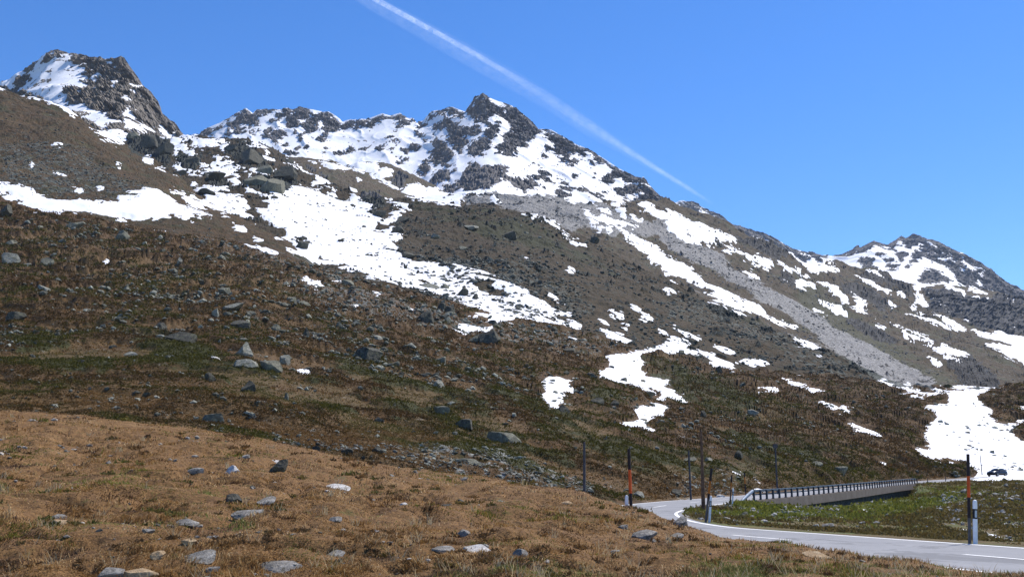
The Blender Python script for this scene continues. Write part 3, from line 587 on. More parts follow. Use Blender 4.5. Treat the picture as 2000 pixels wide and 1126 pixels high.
MSNOW = snow_mat(1.0)
GR = dict(stone=(0.105, 0.112, 0.10), stone2=(0.26, 0.265, 0.245))
M_heath = ground_mat('heath_ground', 0.35, (0.046, 0.026, 0.009), (0.092, 0.048, 0.015), (0.034, 0.035, 0.008), (0.105, 0.064, 0.026), **GR, green_bias=-0.04, straw_amt=0.75, stone_amt=0.9)
M_bank = ground_mat('bank_ground', 0.16, (0.075, 0.052, 0.020), (0.12, 0.085, 0.030), (0.070, 0.085, 0.018), (0.18, 0.145, 0.05), (0.15, 0.15, 0.14), (0.33, 0.33, 0.31), green_bias=0.06, straw_amt=0.8)
M_valley = ground_mat('valley_ground', 0.9, (0.024, 0.020, 0.009), (0.050, 0.031, 0.012), (0.025, 0.027, 0.008), (0.066, 0.043, 0.020), (0.042, 0.049, 0.040), (0.125, 0.135, 0.115), green_bias=-0.06, stone_amt=0.95)
M_moraine = ground_mat('moraine_ground', 1.6, (0.038, 0.029, 0.014), (0.070, 0.046, 0.022), (0.050, 0.048, 0.022), (0.098, 0.072, 0.042), (0.135, 0.13, 0.122), (0.30, 0.29, 0.275), green_bias=0.02, crag_k=0.45)
M_ridge = ground_mat('ridge_ground', 2.0, (0.055, 0.042, 0.023), (0.085, 0.060, 0.032), (0.055, 0.052, 0.024), (0.11, 0.078, 0.043), (0.13, 0.13, 0.13), (0.24, 0.24, 0.23), green_bias=0.02, crag_k=0.6)
M_foot = ground_mat('footslope_ground', 1.0, (0.034, 0.026, 0.011), (0.075, 0.042, 0.016), (0.038, 0.038, 0.014), (0.10, 0.064, 0.028), (0.050, 0.060, 0.050), (0.12, 0.13, 0.115), green_bias=0.0)
M_crag = rock_mat('crag_rock', 3.0, (0.10, 0.085, 0.068), (0.19, 0.165, 0.135), (0.29, 0.26, 0.22))
M_far = rock_mat('far_rock', 6.0, (0.085, 0.080, 0.080), (0.15, 0.142, 0.138), (0.23, 0.215, 0.20))

# ------------------------------------------------------------------ crest and guide curves (px, row, distance)
A_CREST = [(-320,318,400),(0,392,380),(130,420,370),(250,445,365),(400,468,355),(540,497,350),(620,520,345),(700,545,340),(800,575,335),(900,600,330),(1000,620,325),(1100,642,325),(1250,690,330),(1400,712,360),(1550,728,385),(1700,740,405),(1800,753,415),(1870,757,410),(1940,754,400),(2000,750,395),(2320,730,400)]
V_CREST = [(-320,200,1050),(200,262,1000),(310,264,960),(390,262,940),(480,266,920),(520,281,900),(570,312,860),(620,345,800),(700,388,720),(780,388,690),(860,393,670),(960,403,650),(1060,430,640),(1150,470,620),(1200,500,600),(1300,545,580),(1450,612,540),(1600,682,490),(1750,747,440),(1830,770,425),(2320,900,400)]
G_CREST = [(500,380,1000),(760,392,1020),(850,381,1060),(962,371,1080),(1020,379,1080),(1090,386,1100),(1150,396,1120),(1240,392,1180),(1300,388,1250),(1336,405,1260),(1420,437,1270),(1475,463,1280),(1533,485,1290),(1569,516,1290),(1591,528,1300),(1628,510,1420),(1664,517,1420),(1730,534,1400),(1777,556,1330),(1800,590,1250),(1850,622,1150),(1890,645,1080),(1937,680,1000),(2000,712,930),(2320,870,640)]
def shift(g, dr, kd): return [(a, b + dr, c * kd) for a, b, c in g]
def soft(g, dr, kd, w=70):
    """a guide below a crest: the crest line moved down and smoothed"""
    xs = np.arange(g[0][0], g[-1][0] + 4, 4.0)
    k = np.hanning(max(3, int(w / 2) | 1)); k /= k.sum()
    def f(c): return np.convolve(np.pad(X(g, xs, c), len(k) // 2, mode='reflect', reflect_type='odd'), k, 'valid')
    return list(zip(xs, f(1) + dr, f(2) * kd))

# far ridge with the main peak
F_CREST = [(200,290,2450),(385,262,2400),(400,250,2400),(427,239,2400),(456,222,2400),(480,210,2400),(493,220,2400),(500,212,2400),(517,211,2400),(538,216.6,2380),(548,214,2380),(560,211,2380),(573,216.6,2380),(586,208,2370),(602,213,2370),(626,219,2350),(642,219,2350),(656,227,2340),(669,239,2330),(685,234,2320),(698,236.6,2300),(717,231,2300),(733,225,2290),(746,220,2280),(762,224.6,2270),(781,219,2260),(797,230,2250),(807,230.5,2240),(815,242,2230),(826,238,2220),(839,222,2200),(861,214,2180),(882,207,2150),(900,214,2120),(908,216.6,2110),(915,206,2100),(927,188,2090),(943,185,2080),(956,191,2070),(983,202,2060),(999,207,2050),(1023,222,2020),(1036,232.6,2000),(1052,250,1980),(1076,252,1950),(1100,266,1920),(1122,280,1890),(1138,288,1870),(1170,304,1830),(1209,328,1770),(1236,342,1740),(1249,348,1720),(1257,347,1710),(1265,358,1700),(1287,379,1660),(1319,397,1600),(1350,414,1560),(1450,470,1500)]
C_CREST = [(-320,330,1350),(-60,192,1350),(0,166,1350),(3,159,1350),(16,155.6,1350),(49,139,1350),(69,124,1350),(89,111,1350),(95,103,1350),(103.5,96,1350),(121,101,1350),(138,108,1340),(148,105.6,1340),(177,111,1330),(197,112,1320),(223,115,1310),(245,117,1300),(259,136,1300),(269,150,1290),(279,167,1290),(296,182,1280),(309,198,1270),(315,218,1260),(328,229,1250),(342,241,1240),(356,259,1230),(430,330,1200)]
I_CREST = [(1250,410,3300),(1327,394,3300),(1351,395,3300),(1373,406,3280),(1398,417,3260),(1427,436,3250),(1457,446,3250),(1489,456,3250),(1518,468,3250),(1548,483,3250),(1591,494,3250),(1620,500,3250),(1646,494,3240),(1664,486,3230),(1675,477,3230),(1682,481,3220),(1708,468,3200),(1733,477,3200),(1751,466,3200),(1762,458,3200),(1770,463,3200),(1782,458,3200),(1810,465,3180),(1835,470,3150),(1864,486,3120),(1883,492,3100),(1901,505,3080),(1937,528,3040),(1974,554,3000),(2000,568,2980),(2320,770,2700)]
B_CREST = [(-320,120,640),(0,172,640),(45,182,640),(100,195,640),(140,215,635),(180,245,630),(250,283,620),(300,310,605),(350,345,585),(400,390,550),(450,415,520),(500,440,490),(560,470,455),(620,500,420),(700,560,380)]
E1_CREST = [(520,320,1250),(560,306,1250),(586,306,1250),(624,310,1250),(650,312,1240),(680,326,1220),(712,334,1200),(733,347,1180),(773,371,1150),(810,388,1120),(900,420,1080)]
E2_CREST = [(600,345,1550),(680,325,1550),(698,316,1550),(733,315,1550),(757,318,1540),(778,326,1520),(815,344,1480),(853,363,1440),(871,376,1400),(960,410,1350)]
K_CREST = [(1660,560,2000),(1740,552,1950),(1777,552,1950),(1832,554,1930),(1883,559,1900),(1937,568,1880),(2000,583,1850),(2320,680,1700)]

def rng(a, b, s): return np.arange(a, b + s, s, dtype=float)
def mk_high(amp_px, wl_px, ridge=0.0, crag_px=0.0, seed=0, snowdamp=0.5, aniso=(1, 1, 1)):
    def f(B, PX, R, D, zc, S):
        pm = D / F; m = pm.mean()
        q = B / (np.array(aniso) * wl_px * m)
        h = amp_px * fbm(q, 5, 0.6, seed=seed)
        if ridge: h = h + ridge * (ridged(q * 0.6, 6, 0.62, seed=seed + 40) - 0.45)
        if crag_px: h = h + zc * crag_px * (0.5 + facet(q * 0.9, 3, 0.55, seed + 50))
        if S is not None and snowdamp: h = h * (1 - snowdamp * smooth01(S / 12))
        return h * pm
    return f
def mk_low(amp_px, wl_px, seed=60):
    def f(B, PX, R, D):
        return amp_px * (D / F) * fbm(B / (wl_px * (D / F).mean()), 3, 0.5, seed=seed)
    return f

# mountain ranges: relief pushed towards the open side of the face, so cliffs step out instead of spiking up
DV = (0, -1.0, 0.22)
def far_low(amp, wx, lean, seed):
    def f(B, PX, R, D):
        pm = D / F; m = pm.mean(); q = B.copy(); q[..., 0] = B[..., 0] + lean * B[..., 2]
        return pm * amp * (ridged(q / (np.array([wx, 3 * wx, 1.7 * wx]) * m), 3, 0.5, seed=seed) - 0.4)
    return f
def far_high(amp, wl, lean, seed):
    def f(B, PX, R, D, zc, S):
        pm = D / F; m = pm.mean(); q = B.copy(); q[..., 0] = B[..., 0] + lean * B[..., 2]
        rk = smooth01(-S / 5 + 0.6)
        k = facet(q / (np.array([wl, wl * 2, wl * 1.2]) * m), 3, 0.55, seed) + 0.5 * fbm(q / (wl * 0.3 * m), 3, 0.6, seed=seed + 9)
        top = 0.45 + 0.55 * smooth01((R - R[-1][None]) / 16)
        return pm * top * (amp * k * (0.16 + 0.84 * rk) + 2.0 * rk)
    return f
xsF = rng(300, 1450, 1.35)
terrain('main_peak', xsF, [soft(F_CREST, 215, 0.62), soft(F_CREST, 110, 0.80), soft(F_CREST, 36, 0.94, 60), soft(F_CREST, 9, 0.985, 26), F_CREST], [56, 66, 34, 12], M_far,
        far_high(7, 15, 0.5, 3), far_low(10, 60, 0.5, 41), (10, 0.10, 0.8), snow=None, snow_base=ROCKF, snow_amt=(0.45, 0.9, 4.0), label='the snowy main mountain range', zones=False, base_bias=-0.8, gully=0.5, dirv=DV)
xsI = rng(1300, 2320, 1.4)
terrain('far_mountain', xsI, [soft(I_CREST, 190, 0.6), soft(I_CREST, 80, 0.8), soft(I_CREST, 28, 0.94, 50), soft(I_CREST, 7, 0.985, 20), I_CREST], [50, 56, 28, 10], M_far,
        far_high(6, 13, 0.4, 5), far_low(12, 50, 0.4, 43), (8, 0.08, 0.8), snow=None, snow_base=ROCKI, snow_amt=(0.45, 0.9, 3.5), label='the distant mountain at the right', zones=False, base_bias=-2.6, gully=0.4, dirv=DV)
xsC = rng(-200, 440, 1.5)
terrain('rocky_peak', xsC, [soft(C_CREST, 230, 0.66), soft(C_CREST, 130, 0.80), soft(C_CREST, 40, 0.95, 60), soft(C_CREST, 9, 0.985, 24), C_CREST], [50, 64, 32, 10], M_crag,
        far_high(15, 26, -0.3, 7), far_low(16, 80, -0.3, 45), (10, 0.10, 0.9), snow=SNOW, snow_amt=(0.5, 1.4, 3.5), label='the rocky peak at the left', zones=False, snow_bias=1.5, gully=-0.3, dirv=DV)
terrain('cliff_terrace', rng(1660, 2320, 2), [soft(K_CREST, 190, 0.66), soft(K_CREST, 90, 0.80), soft(K_CREST, 20, 0.95), K_CREST], [50, 40, 10], M_ridge,
        mk_high(3, 16, 4, 9, 23), None, (8, 0.1, 0.4), dirv=(0, -1, 0.3), snow=SNOW, label='the cliff terrace under the distant mountain')
terrain('far_knoll', rng(600, 960, 2), [soft(E2_CREST, 120, 0.7), soft(E2_CREST, 40, 0.88), E2_CREST], [40, 22], M_ridge, mk_high(2.5, 14, 3, 6, 25), None, (8, 0.1, 0.4), snow=SNOW, label='the far brown knoll')
terrain('near_knoll', rng(520, 900, 2), [soft(E1_CREST, 120, 0.72), soft(E1_CREST, 40, 0.88), E1_CREST], [40, 22], M_ridge, mk_high(2.5, 14, 3, 6, 26), None, (8, 0.1, 0.4), snow=SNOW, label='the near brown knoll')
G_BOT = [(500,470,900),(760,450,860),(900,450,840),(1060,490,780),(1200,560,700),(1450,660,620),(1600,730,560),(1750,785,480),(1830,800,440),(2000,800,430),(2320,900,420)]
G_MID = [(500,420,950),(760,420,950),(900,415,980),(1060,430,950),(1200,470,940),(1300,500,960),(1450,560,900),(1600,640,820),(1750,700,760),(1850,725,700),(2000,775,560),(2320,890,480)]
terrain('moraine_slope', rng(500, 2320, 2.2), [G_BOT, G_MID, G_CREST], [70, 80], M_moraine, mk_high(3.2, 16, 4.0, 5, 27), mk_low(12, 100, 61), (10, 0.12, 0.4), snow=SNOW, label='the moraine and scree slope', snow_amt=(0.6, 1.6, 5.5), outcrop=0.66)
V_BOT = shift(A_CREST, 35, 1.0)
V_M = [(-320,330,700),(0,330,680),(200,350,640),(400,380,560),(560,420,520),(700,470,480),(850,500,470),(1000,530,450),(1150,580,430),(1300,630,420),(1450,670,430),(1600,712,430),(1750,757,428),(1830,785,422),(2320,850,400)]
terrain('valley_slope', rng(-320, 2320, 2.4), [V_BOT, V_M, V_CREST], [110, 110], M_valley, mk_high(4.0, 18, 4.5, 6, 29), mk_low(14, 120, 62), (10, 0.1, 0.5), snow=SNOW, label='the boulder-strewn valley slope', snow_amt=(0.6, 1.5, 5.5), outcrop=0.62)
terrain('foot_slope', rng(-320, 700, 2.2), [shift(X and [(a, b) + (c,) for a, b, c in A_CREST if a < 800], 30, 1.0), [(-320,220,520),(0,290,500),(200,340,480),(400,420,440),(560,480,400),(700,575,365)], B_CREST], [80, 80], M_foot,
        mk_high(3.6, 16, 3.6, 0, 33), mk_low(11, 90, 63), (12, 0.14, 0.45), snow=SNOW, label='the brown slope under the rocky peak', snow_amt=(0.5, 1.4, 4.0))

# ------------------------------------------------------------------ road lines
INNER = [(2000,1068.6,22.7),(1811.7,1055.9,25.6),(1540,1036.8,31.8),(1453,1030.6,34.8),(1399,1024.5,38.5),(1350,1015,45),(1327,1003,53),(1339,996.6,58.5),(1371.7,989.8,62.5),(1405,984.5,67),(1437,980.5,71.5),(1470,977,78),
         (1560,968.6,91),(1654,958.7,109),(1783,944.5,154),(1890,936.5,181),(1950,932,190),(2000,928,196),(2150,918,203),(2320,908,208)]
ip = np.array([unproj(*q) for q in INNER])
d0 = ip[0] - ip[1]; d0 /= np.linalg.norm(d0)
ip = np.concatenate([[ip[0] + d0 * 16, ip[0] + d0 * 8], ip])
ip[:2, 2] = ip[2, 2] - 0.02
def resample(P, step):
    # centripetal-ish Catmull-Rom then uniform arc length
    out = []
    n = len(P)
    for i in range(n - 1):
        p0 = P[max(i - 1, 0)]; p1 = P[i]; p2 = P[i + 1]; p3 = P[min(i + 2, n - 1)]
        L = np.linalg.norm(p2 - p1)
        m1 = (p2 - p0) / max(1e-6, np.linalg.norm(p2 - p0)) * L; m2 = (p3 - p1) / max(1e-6, np.linalg.norm(p3 - p1)) * L
        for t in np.linspace(0, 1, 24, endpoint=False):
            t2, t3 = t * t, t ** 3
            out.append((2 * t3 - 3 * t2 + 1) * p1 + (t3 - 2 * t2 + t) * m1 + (-2 * t3 + 3 * t2) * p2 + (t3 - t2) * m2)
    out.append(P[-1]); out = np.array(out)
    s = np.concatenate([[0], np.cumsum(np.linalg.norm(np.diff(out[:, :2], axis=0), axis=1))])
    ss = np.arange(0, s[-1], step)
    return np.stack([np.interp(ss, s, out[:, k]) for k in range(3)], 1), ss
RI, RS = resample(ip, 0.5)
k = np.ones(15) / 15
zz = np.convolve(np.pad(RI[:, 2], 7, mode='edge'), k, 'valid'); RI[:, 2] = zz
tg = np.gradient(RI[:, :2], axis=0); tg /= np.linalg.norm(tg, axis=1, keepdims=True)
for c in range(2): tg[:, c] = np.convolve(np.pad(tg[:, c], 7, mode='edge'), k, 'valid')
tg /= np.linalg.norm(tg, axis=1, keepdims=True)
RN = np.stack([-tg[:, 1], tg[:, 0]], 1)              # towards the outer (left) side
def rpt(off, dz=0.0, a=0, b=None):
    P = RI[a:b].copy(); P[:, :2] += RN[a:b] * off; P[:, 2] += dz
    return P
WID = 5.9

# near slope
ro = rpt(WID + 0.3)
pxo, rowo = proj(ro)
sel = [(float(pxo[i]), float(rowo[i]), float(ro[i, 1])) for i in range(0, len(ro), 3) if pxo[i] > 1235 and ro[i, 1] > 62]
sel = [q for i, q in enumerate(sel) if i == 0 or q[0] > sel[i - 1][0]]
A_ROAD = [(-320,800,50),(0,840,50),(400,872,50),(700,928,52),(900,958,55),(1000,968,58),(1100,978,62),(1180,983,66)] + sel
A_BOT = shift([(a, b, c) for a, b, c in A_ROAD], 0, 1.0)
A_SK = [(a, b + 22, c * 0.93) for a, b, c in A_ROAD]
A_M1 = [(-320,640,110),(0,680,105),(500,720,98),(1000,855,88),(1200,885,98),(1400,900,122),(1600,900,155),(1800,880,210),(2000,860,260),(2320,850,280)]
A_M2 = [(-320,480,220),(0,520,210),(500,590,185),(1000,735,160),(1200,770,180),(1400,800,215),(1600,800,265),(1800,800,320),(2000,790,350),(2320,780,360)]
def matf(P):
    return 1 - np.abs(fbm(np.asarray(P) / np.array([9.0, 7.0, 7.0]), 3, 0.5, seed=4)) * 3.4
def a_low(B, PX, R, D):
    w = smooth01((D - 50) / 60) * smooth01((PX - 0) / 1 + 1)
    road = smooth01((np.interp(PX, [q[0] for q in A_ROAD], [q[1] for q in A_ROAD]) - R) / 50)
    return road * (fbm(B / 26.0, 4, 0.5, seed=64) * 1.6 * (D / 160) ** 0.7)
def a_high(B, PX, R, D, zc, S):
    pm = D / F
    road = smooth01((np.interp(PX, [q[0] for q in A_ROAD], [q[1] for q in A_ROAD]) - R) / 10)
    bil = smooth01((matf(B) - 0.0) * 1.6)
    h = 0.75 * fbm(B / 7.0, 4, 0.55, seed=1) + 0.75 * bil - 0.3 + 0.28 * ridged(B / 2.2, 4, 0.6, seed=2)
    h = h * np.clip(D / 130, 0.6, 2.0)
    if S is not None: h = h * (1 - 0.93 * smooth01((S + 5) / 8))
    return h * road
terrain('heath_slope', rng(-320, 2320, 2.4), [A_SK, A_BOT, A_M1, A_M2, A_CREST], [3, 110, 90, 70], M_heath, a_high, a_low, (10, 0.06, 0.4), snow=SNOW, label='the dark heath slope above the road', snow_amt=(0.5, 2.2, 3.6), matfn=matf)

# bank between the near road and the bridge
ri = rpt(-0.05)
pxi, rowi = proj(ri)
iap = int(np.argmin(np.where(ri[:, 1] < 70, pxi, 1e9)))
near_e = [(float(pxi[i]), float(rowi[i]), float(ri[i, 1])) for i in range(0, iap + 1) if pxi[i] < 4500]
near_e = sorted(near_e)
far_e = [(float(pxi[i]), float(rowi[i]), float(ri[i, 1])) for i in range(iap, len(ri), 1)]
far_e = [q for i, q in enumerate(far_e) if i == 0 or q[0] > far_e[i - 1][0]]
def under(q):
    px, row, D = q
    w = min(1, max(0, (px - 1462) / 30)) * min(1, max(0, (1812 - px) / 30))
    drop = np.interp(px, [1460, 1500, 1540, 1654, 1779, 1795], [3, 12, 18, 26, 25, 3])
    return (px, row + w * drop, D + 1.5 * w)
B_TOP = [under(q) for q in far_e]
xsB = rng(round(float(pxi[iap])) + 1, 2320, 2)
nE = lambda kd, f: [(x, float(np.interp(x, [q[0] for q in near_e], [q[1] for q in near_e]) * (1 - f) + np.interp(x, [q[0] for q in B_TOP], [q[1] for q in B_TOP]) * f),
                 float(math.exp((1 - kd) * math.log(np.interp(x, [q[0] for q in near_e], [q[2] for q in near_e])) + kd * math.log(np.interp(x, [q[0] for q in B_TOP], [q[2] for q in B_TOP]))))) for x in xsB]
def b_high(B, PX, R, D, zc, S):
    e = np.interp(PX, [q[0] for q in near_e], [q[1] for q in near_e]) - R
    e2 = R - np.interp(PX, [q[0] for q in B_TOP], [q[1] for q in B_TOP])
    w = smooth01(e / 10) * smooth01(e2 / 8)
    if S is not None: w = w * (1 - 0.95 * smooth01((S + 5) / 5))
    return w * (0.35 * fbm(B / 4.0, 4, 0.55, seed=71) + 0.16 * ridged(B / 1.3, 4, 0.6, seed=72)) * np.clip(D / 60, 0.5, 2)
terrain('road_bank', xsB, [nE(0, 0), nE(0.30, 0.2), nE(0.62, 0.48), nE(1, 1)], [40, 40, 40], M_bank, b_high, None, (4, 0.01, 0.3), snow=SNOW, label='the grassy bank below the bridge', snow_amt=(0.5, 2.5, 1.5))

# ------------------------------------------------------------------ foreground meadow
FG_CREST = [(-320,790,42),(0,802,42),(150,808,42),(400,838,41),(600,872,39),(700,900,37.5),(900,926,35),(1000,941,32.5),(1100,955,30.5),(1150,966,29),(1190,978,28),(1230,991,26.8),(1270,1000,26),(1320,1020,24.8),(1350,1031,23.8),(1400,1046,22.4),(1450,1053,21.3),(1550,1063,19.4),(1600,1075,18.4),(1700,1090,17.0),(1790,1096,16.2),(1850,1110,15.2),(1930,1120,14.3),(2000,1124,13.9),(2320,1140,12.6)]
def cg(knots): return knots
FG = [cg([(-320,2019,3.5),(2320,2019,3.5)]), cg([(-320,1500,6.0),(2320,1500,6.0)]), cg([(-320,1130,12.0),(1000,1130,12.0),(1600,1150,11.6),(2000,1172,11.0),(2320,1190,10.6)]),
      cg([(-320,950,21),(0,950,21),(500,985,20.5),(1000,1030,18.5),(1300,1070,16.5),(1500,1095,15),(2000,1143,12.8),(2320,1160,11.8)]), FG_CREST]
def fg_high(B, PX, R, D, zc, S):
    w = np.clip(1.15 - 0.6 * smooth01((PX - 1100) / 500), 0.3, 1.2) * (0.3 + 0.7 * smooth01((R - X(FG_CREST, PX, 1)) / 40))
    return w * (0.22 * fbm(B / 2.0, 3, 0.55, seed=101) - 0.20 * ridged(B / 1.1, 3, 0.5, seed=103) + 0.06 + 0.04 * fbm(B / 0.35, 2, 0.5, seed=104))
M_meadow = ground_mat('meadow_ground', 0.045, (0.11, 0.058, 0.022), (0.20, 0.108, 0.038), (0.085, 0.080, 0.020), (0.27, 0.165, 0.07), (0.10, 0.09, 0.07), (0.20, 0.17, 0.13), green_bias=-0.08, stone_amt=0.3, bump=0.8)
terrain('meadow', rng(-320, 2320, 3), FG, [12, 30, 70, 80], M_meadow, fg_high, None, (14, 24, 0.5), label='the brown grass meadow in front', zones=False,
        fold_to=([-320,0,400,700,1000,1200,2320],[3.4,2.2,1.3,0.1,-1.0,-1.85,-1.9]))

# ------------------------------------------------------------------ road
M_asph = NT('asphalt'); p = M_asph.pos()
c = M_asph.mix(M_asph.ramp(M_asph.noise(p, 0.6, 6, 0.7), 0.3, 0.7), (0.21, 0.213, 0.222), (0.255, 0.257, 0.265))
c = M_asph.mix(M_asph.ramp(M_asph.noise(p, 0.16, 5, 0.8, 1.2), 0.55, 0.60), c, (0.17, 0.172, 0.178))
c = M_asph.mix(0.5, c, M_asph.mix(M_asph.noise(p, 40, 3, 0.8), (0.6, 0.6, 0.6), (1.4, 1.4, 1.4)), 'MULTIPLY')
M_asph.color(c); M_asph.bump(M_asph.noise(p, 60, 3, 0.8), 0.3, 0.02); M_asph = M_asph.m
n_ = NT('road_paint'); p = n_.pos()
n_.color(n_.mix(n_.ramp(n_.noise(p, 9, 6, 0.85), 0.56, 0.66), (0.80, 0.80, 0.78), (0.42, 0.42, 0.41))); M_paint = n_.m
def ribbon(o0, o1, dz, a=0, b=None, thick=0.0):
    P0 = rpt(o0, dz, a, b); P1 = rpt(o1, dz, a, b)
    return P0, P1
def strip_mesh(name, segs, mat, parent=None, thick=0.0):
    V = []; Q = []
    for P0, P1 in segs:
        n = len(P0); s = len(V)
        if thick:
            a = P0 - (0, 0, thick); b = P1 - (0, 0, thick)
            blk = np.stack([a, P0, P1, b], 1).reshape(-1, 3)
            V.extend(blk)
            for i in range(n - 1):
                for j in range(3):
                    Q.append((s + i * 4 + j, s + i * 4 + 4 + j, s + i * 4 + 5 + j, s + i * 4 + 1 + j))
        else:
            V.extend(np.stack([P0, P1], 1).reshape(-1, 3))
            for i in range(n - 1):
                Q.append((s + i * 2, s + i * 2 + 2, s + i * 2 + 3, s + i * 2 + 1))
    return mesh_np(name, np.array(V), np.array(Q), mat, parent)
# widths crosswise in several strips for a slight camber
P0, P1 = ribbon(-0.12, WID + 0.12, 0)
road = strip_mesh('road', [(P0, P1)], M_asph, thick=0.35); tag(road, 'pale grey two-lane mountain road', kind='structure')
edge = strip_mesh('road_edge_line', [ribbon(0.10, 0.26, 0.006), ribbon(WID - 0.26, WID - 0.10, 0.006)], M_paint); tag(edge, kind='structure')
dash = []
pc = rpt(WID / 2)
s0 = int(np.argmin(np.abs(pc[:, 1] - 29.2) + (np.arange(len(pc)) > 60) * 100))
st = s0 % 18
for i in range(st - 18 if st > 12 else st, len(RI) - 8, 18):
    if i < 0: continue
    dash.append(ribbon(WID / 2 - 0.06, WID / 2 + 0.06, 0.006, i - 6 if i >= 6 else 0, i + 1))
cl = strip_mesh('road_centre_line', dash, M_paint); tag(cl, kind='structure')
# gravel shoulder on the inner side
M_grav = flat_mat('shoulder_gravel', (0.17, 0.155, 0.135), 0.95, 0, 0.45, 6)
sh = strip_mesh('road_shoulder', [ribbon(-0.55, -0.12, -0.03)], M_grav); tag(sh, kind='structure')

# ------------------------------------------------------------------ generic solid builders
def boxv(cx, cy, cz, sx, sy, sz):
    v = np.array([(x, y, z) for x in (-.5, .5) for y in (-.5, .5) for z in (-.5, .5)]) * (sx, sy, sz) + (cx, cy, cz)
    f = np.array([(0,1,3,2),(4,6,7,5),(0,4,5,1),(2,3,7,6),(0,2,6,4),(1,5,7,3)])
    return v, f
class MB:
    def __init__(s): s.V = []; s.F = []; s.n = 0
    def add(s, v, f):
        s.V.append(np.asarray(v, float)); s.F.extend([tuple(int(i) + s.n for i in q) for q in f]); s.n += len(v)
    def box(s, cx, cy, cz, sx, sy, sz): s.add(*boxv(cx, cy, cz, sx, sy, sz))
    def tube(s, pts, rad, n=12, cap=True):
        pts = np.asarray(pts, float); rad = np.broadcast_to(rad, (len(pts),))
        d = np.gradient(pts, axis=0); d /= np.linalg.norm(d, axis=1, keepdims=True)
        ref = np.array([0, 0, 1.0]) if abs(d[0][2]) < 0.9 else np.array([1.0, 0, 0])
        V = []
        for P, D_, r in zip(pts, d, rad):
            a = np.cross(D_, ref); a /= np.linalg.norm(a); b = np.cross(D_, a)
            for k in range(n):
                t = 2 * math.pi * k / n
                V.append(P + r * (math.cos(t) * a + math.sin(t) * b))
        Fc = []
        for i in range(len(pts) - 1):
            for k in range(n):
                Fc.append((i * n + k, i * n + (k + 1) % n, (i + 1) * n + (k + 1) % n, (i + 1) * n + k))
        if cap:
            Fc.append(tuple(range(n))); Fc.append(tuple(range((len(pts) - 1) * n, len(pts) * n))[::-1])
        s.add(V, Fc)
    def build(s, name, mat, parent=None, smooth=False):
        me = bpy.data.meshes.new(name)
        me.from_pydata(np.concatenate(s.V).tolist(), [], s.F); me.update(); me.validate()
        me.materials.append(mat)
        if smooth: me.polygons.foreach_set('use_smooth', [True] * len(me.polygons))
        o = bpy.data.objects.new(name, me); COL.objects.link(o)
        if parent: o.parent = parent
        return o

# ------------------------------------------------------------------ bridge and guard rail
n_ = NT('bridge_concrete'); p = n_.pos()
c = n_.mix(n_.ramp(n_.noise(p, 0.8, 6, 0.75), 0.3, 0.7), (0.15, 0.115, 0.088), (0.21, 0.17, 0.135))
c = n_.mix(n_.ramp(n_.noise(p, 2.5, 5, 0.9, 0.5), 0.55, 0.7), c, (0.09, 0.075, 0.065))
n_.color(c); n_.bump(n_.noise(p, 8, 4), 0.3, 0.03); M_conc = n_.m
n_ = NT('abutment_stone'); p = n_.pos()
v = n_.voro(p, 1.6, 'F1', 'Color'); g = n_.n('ShaderNodeRGBToBW'); n_.l(v, g.inputs[0])
c = n_.mix(g.outputs[0], (0.035, 0.033, 0.027), (0.095, 0.088, 0.07)); e = n_.voro(p, 1.6, 'DISTANCE_TO_EDGE')
c = n_.mix(n_.ramp(e, 0.02, 0.08), (0.02, 0.019, 0.016), c); n_.color(c); n_.bump(e, 0.6, 0.08); M_abut = n_.m
M_rail = flat_mat('rail_steel', (0.030, 0.042, 0.062), 0.5, 0.3, 0.4, 2.0)
M_railtop = flat_mat('rail_galvanised', (0.13, 0.16, 0.20), 0.5, 0.4, 0.4, 2.0)
pxc, _ = proj(rpt(0))
i0 = next(i for i in range(iap, len(RI)) if pxc[i] > 1458); i1 = next(i for i in range(iap, len(RI)) if pxc[i] > 1784)
bmid = RI[(i0 + i1) // 2]
br = empty('road_bridge', (0, 0, 0), 'long low concrete road bridge carrying the road across the grassy gully', 'bridge')
def prism_along(name, o0, o1, z0, z1, a, b, mat, parent):
    A = rpt(o0, z1, a, b); B_ = rpt(o1, z1, a, b); C_ = rpt(o1, z0, a, b); D_ = rpt(o0, z0, a, b)
    n = len(A); V = np.stack([A, B_, C_, D_], 1).reshape(-1, 3); Fq = []
    for i in range(n - 1):
        for j in range(4):
            Fq.append((i * 4 + j, i * 4 + 4 + j, i * 4 + 4 + (j + 1) % 4, i * 4 + (j + 1) % 4))
    Fq += [(0, 1, 2, 3), ((n - 1) * 4 + 3, (n - 1) * 4 + 2, (n - 1) * 4 + 1, (n - 1) * 4)]
    return mesh_np(name, V, np.array(Fq), mat, parent)
iw = next(i for i in range(iap, len(RI)) if pxc[i] > 1640)
prism_along('edge_beam', -0.75, -0.14, -0.72, 0.06, i0, i1, M_conc, br)
prism_along('deck', -0.5, WID + 0.3, -0.62, -0.36, i0, i1, M_conc, br)
prism_along('retaining_wall', -0.45, 0.25, -3.6, -0.70, i0, i1 + 1, M_abut, br)
gr = empty('guard_rail', (0, 0, 0), 'dark blue-grey steel guard rail along the near edge of the bridge', 'guard rail')
zr0 = 0.78
def off_path(off, z, a, b): return rpt(off, z, a, b)
prism_along('top_rail', -0.50, -0.42, zr0 - 0.13, zr0, i0, i1, M_rail, gr)
prism_along('hand_rail', -0.44, -0.36, zr0 - 0.02, zr0 + 0.05, i0, i1, M_railtop, gr)
prism_along('lower_rail', -0.48, -0.42, zr0 - 0.36, zr0 - 0.26, i0, i1, M_rail, gr)
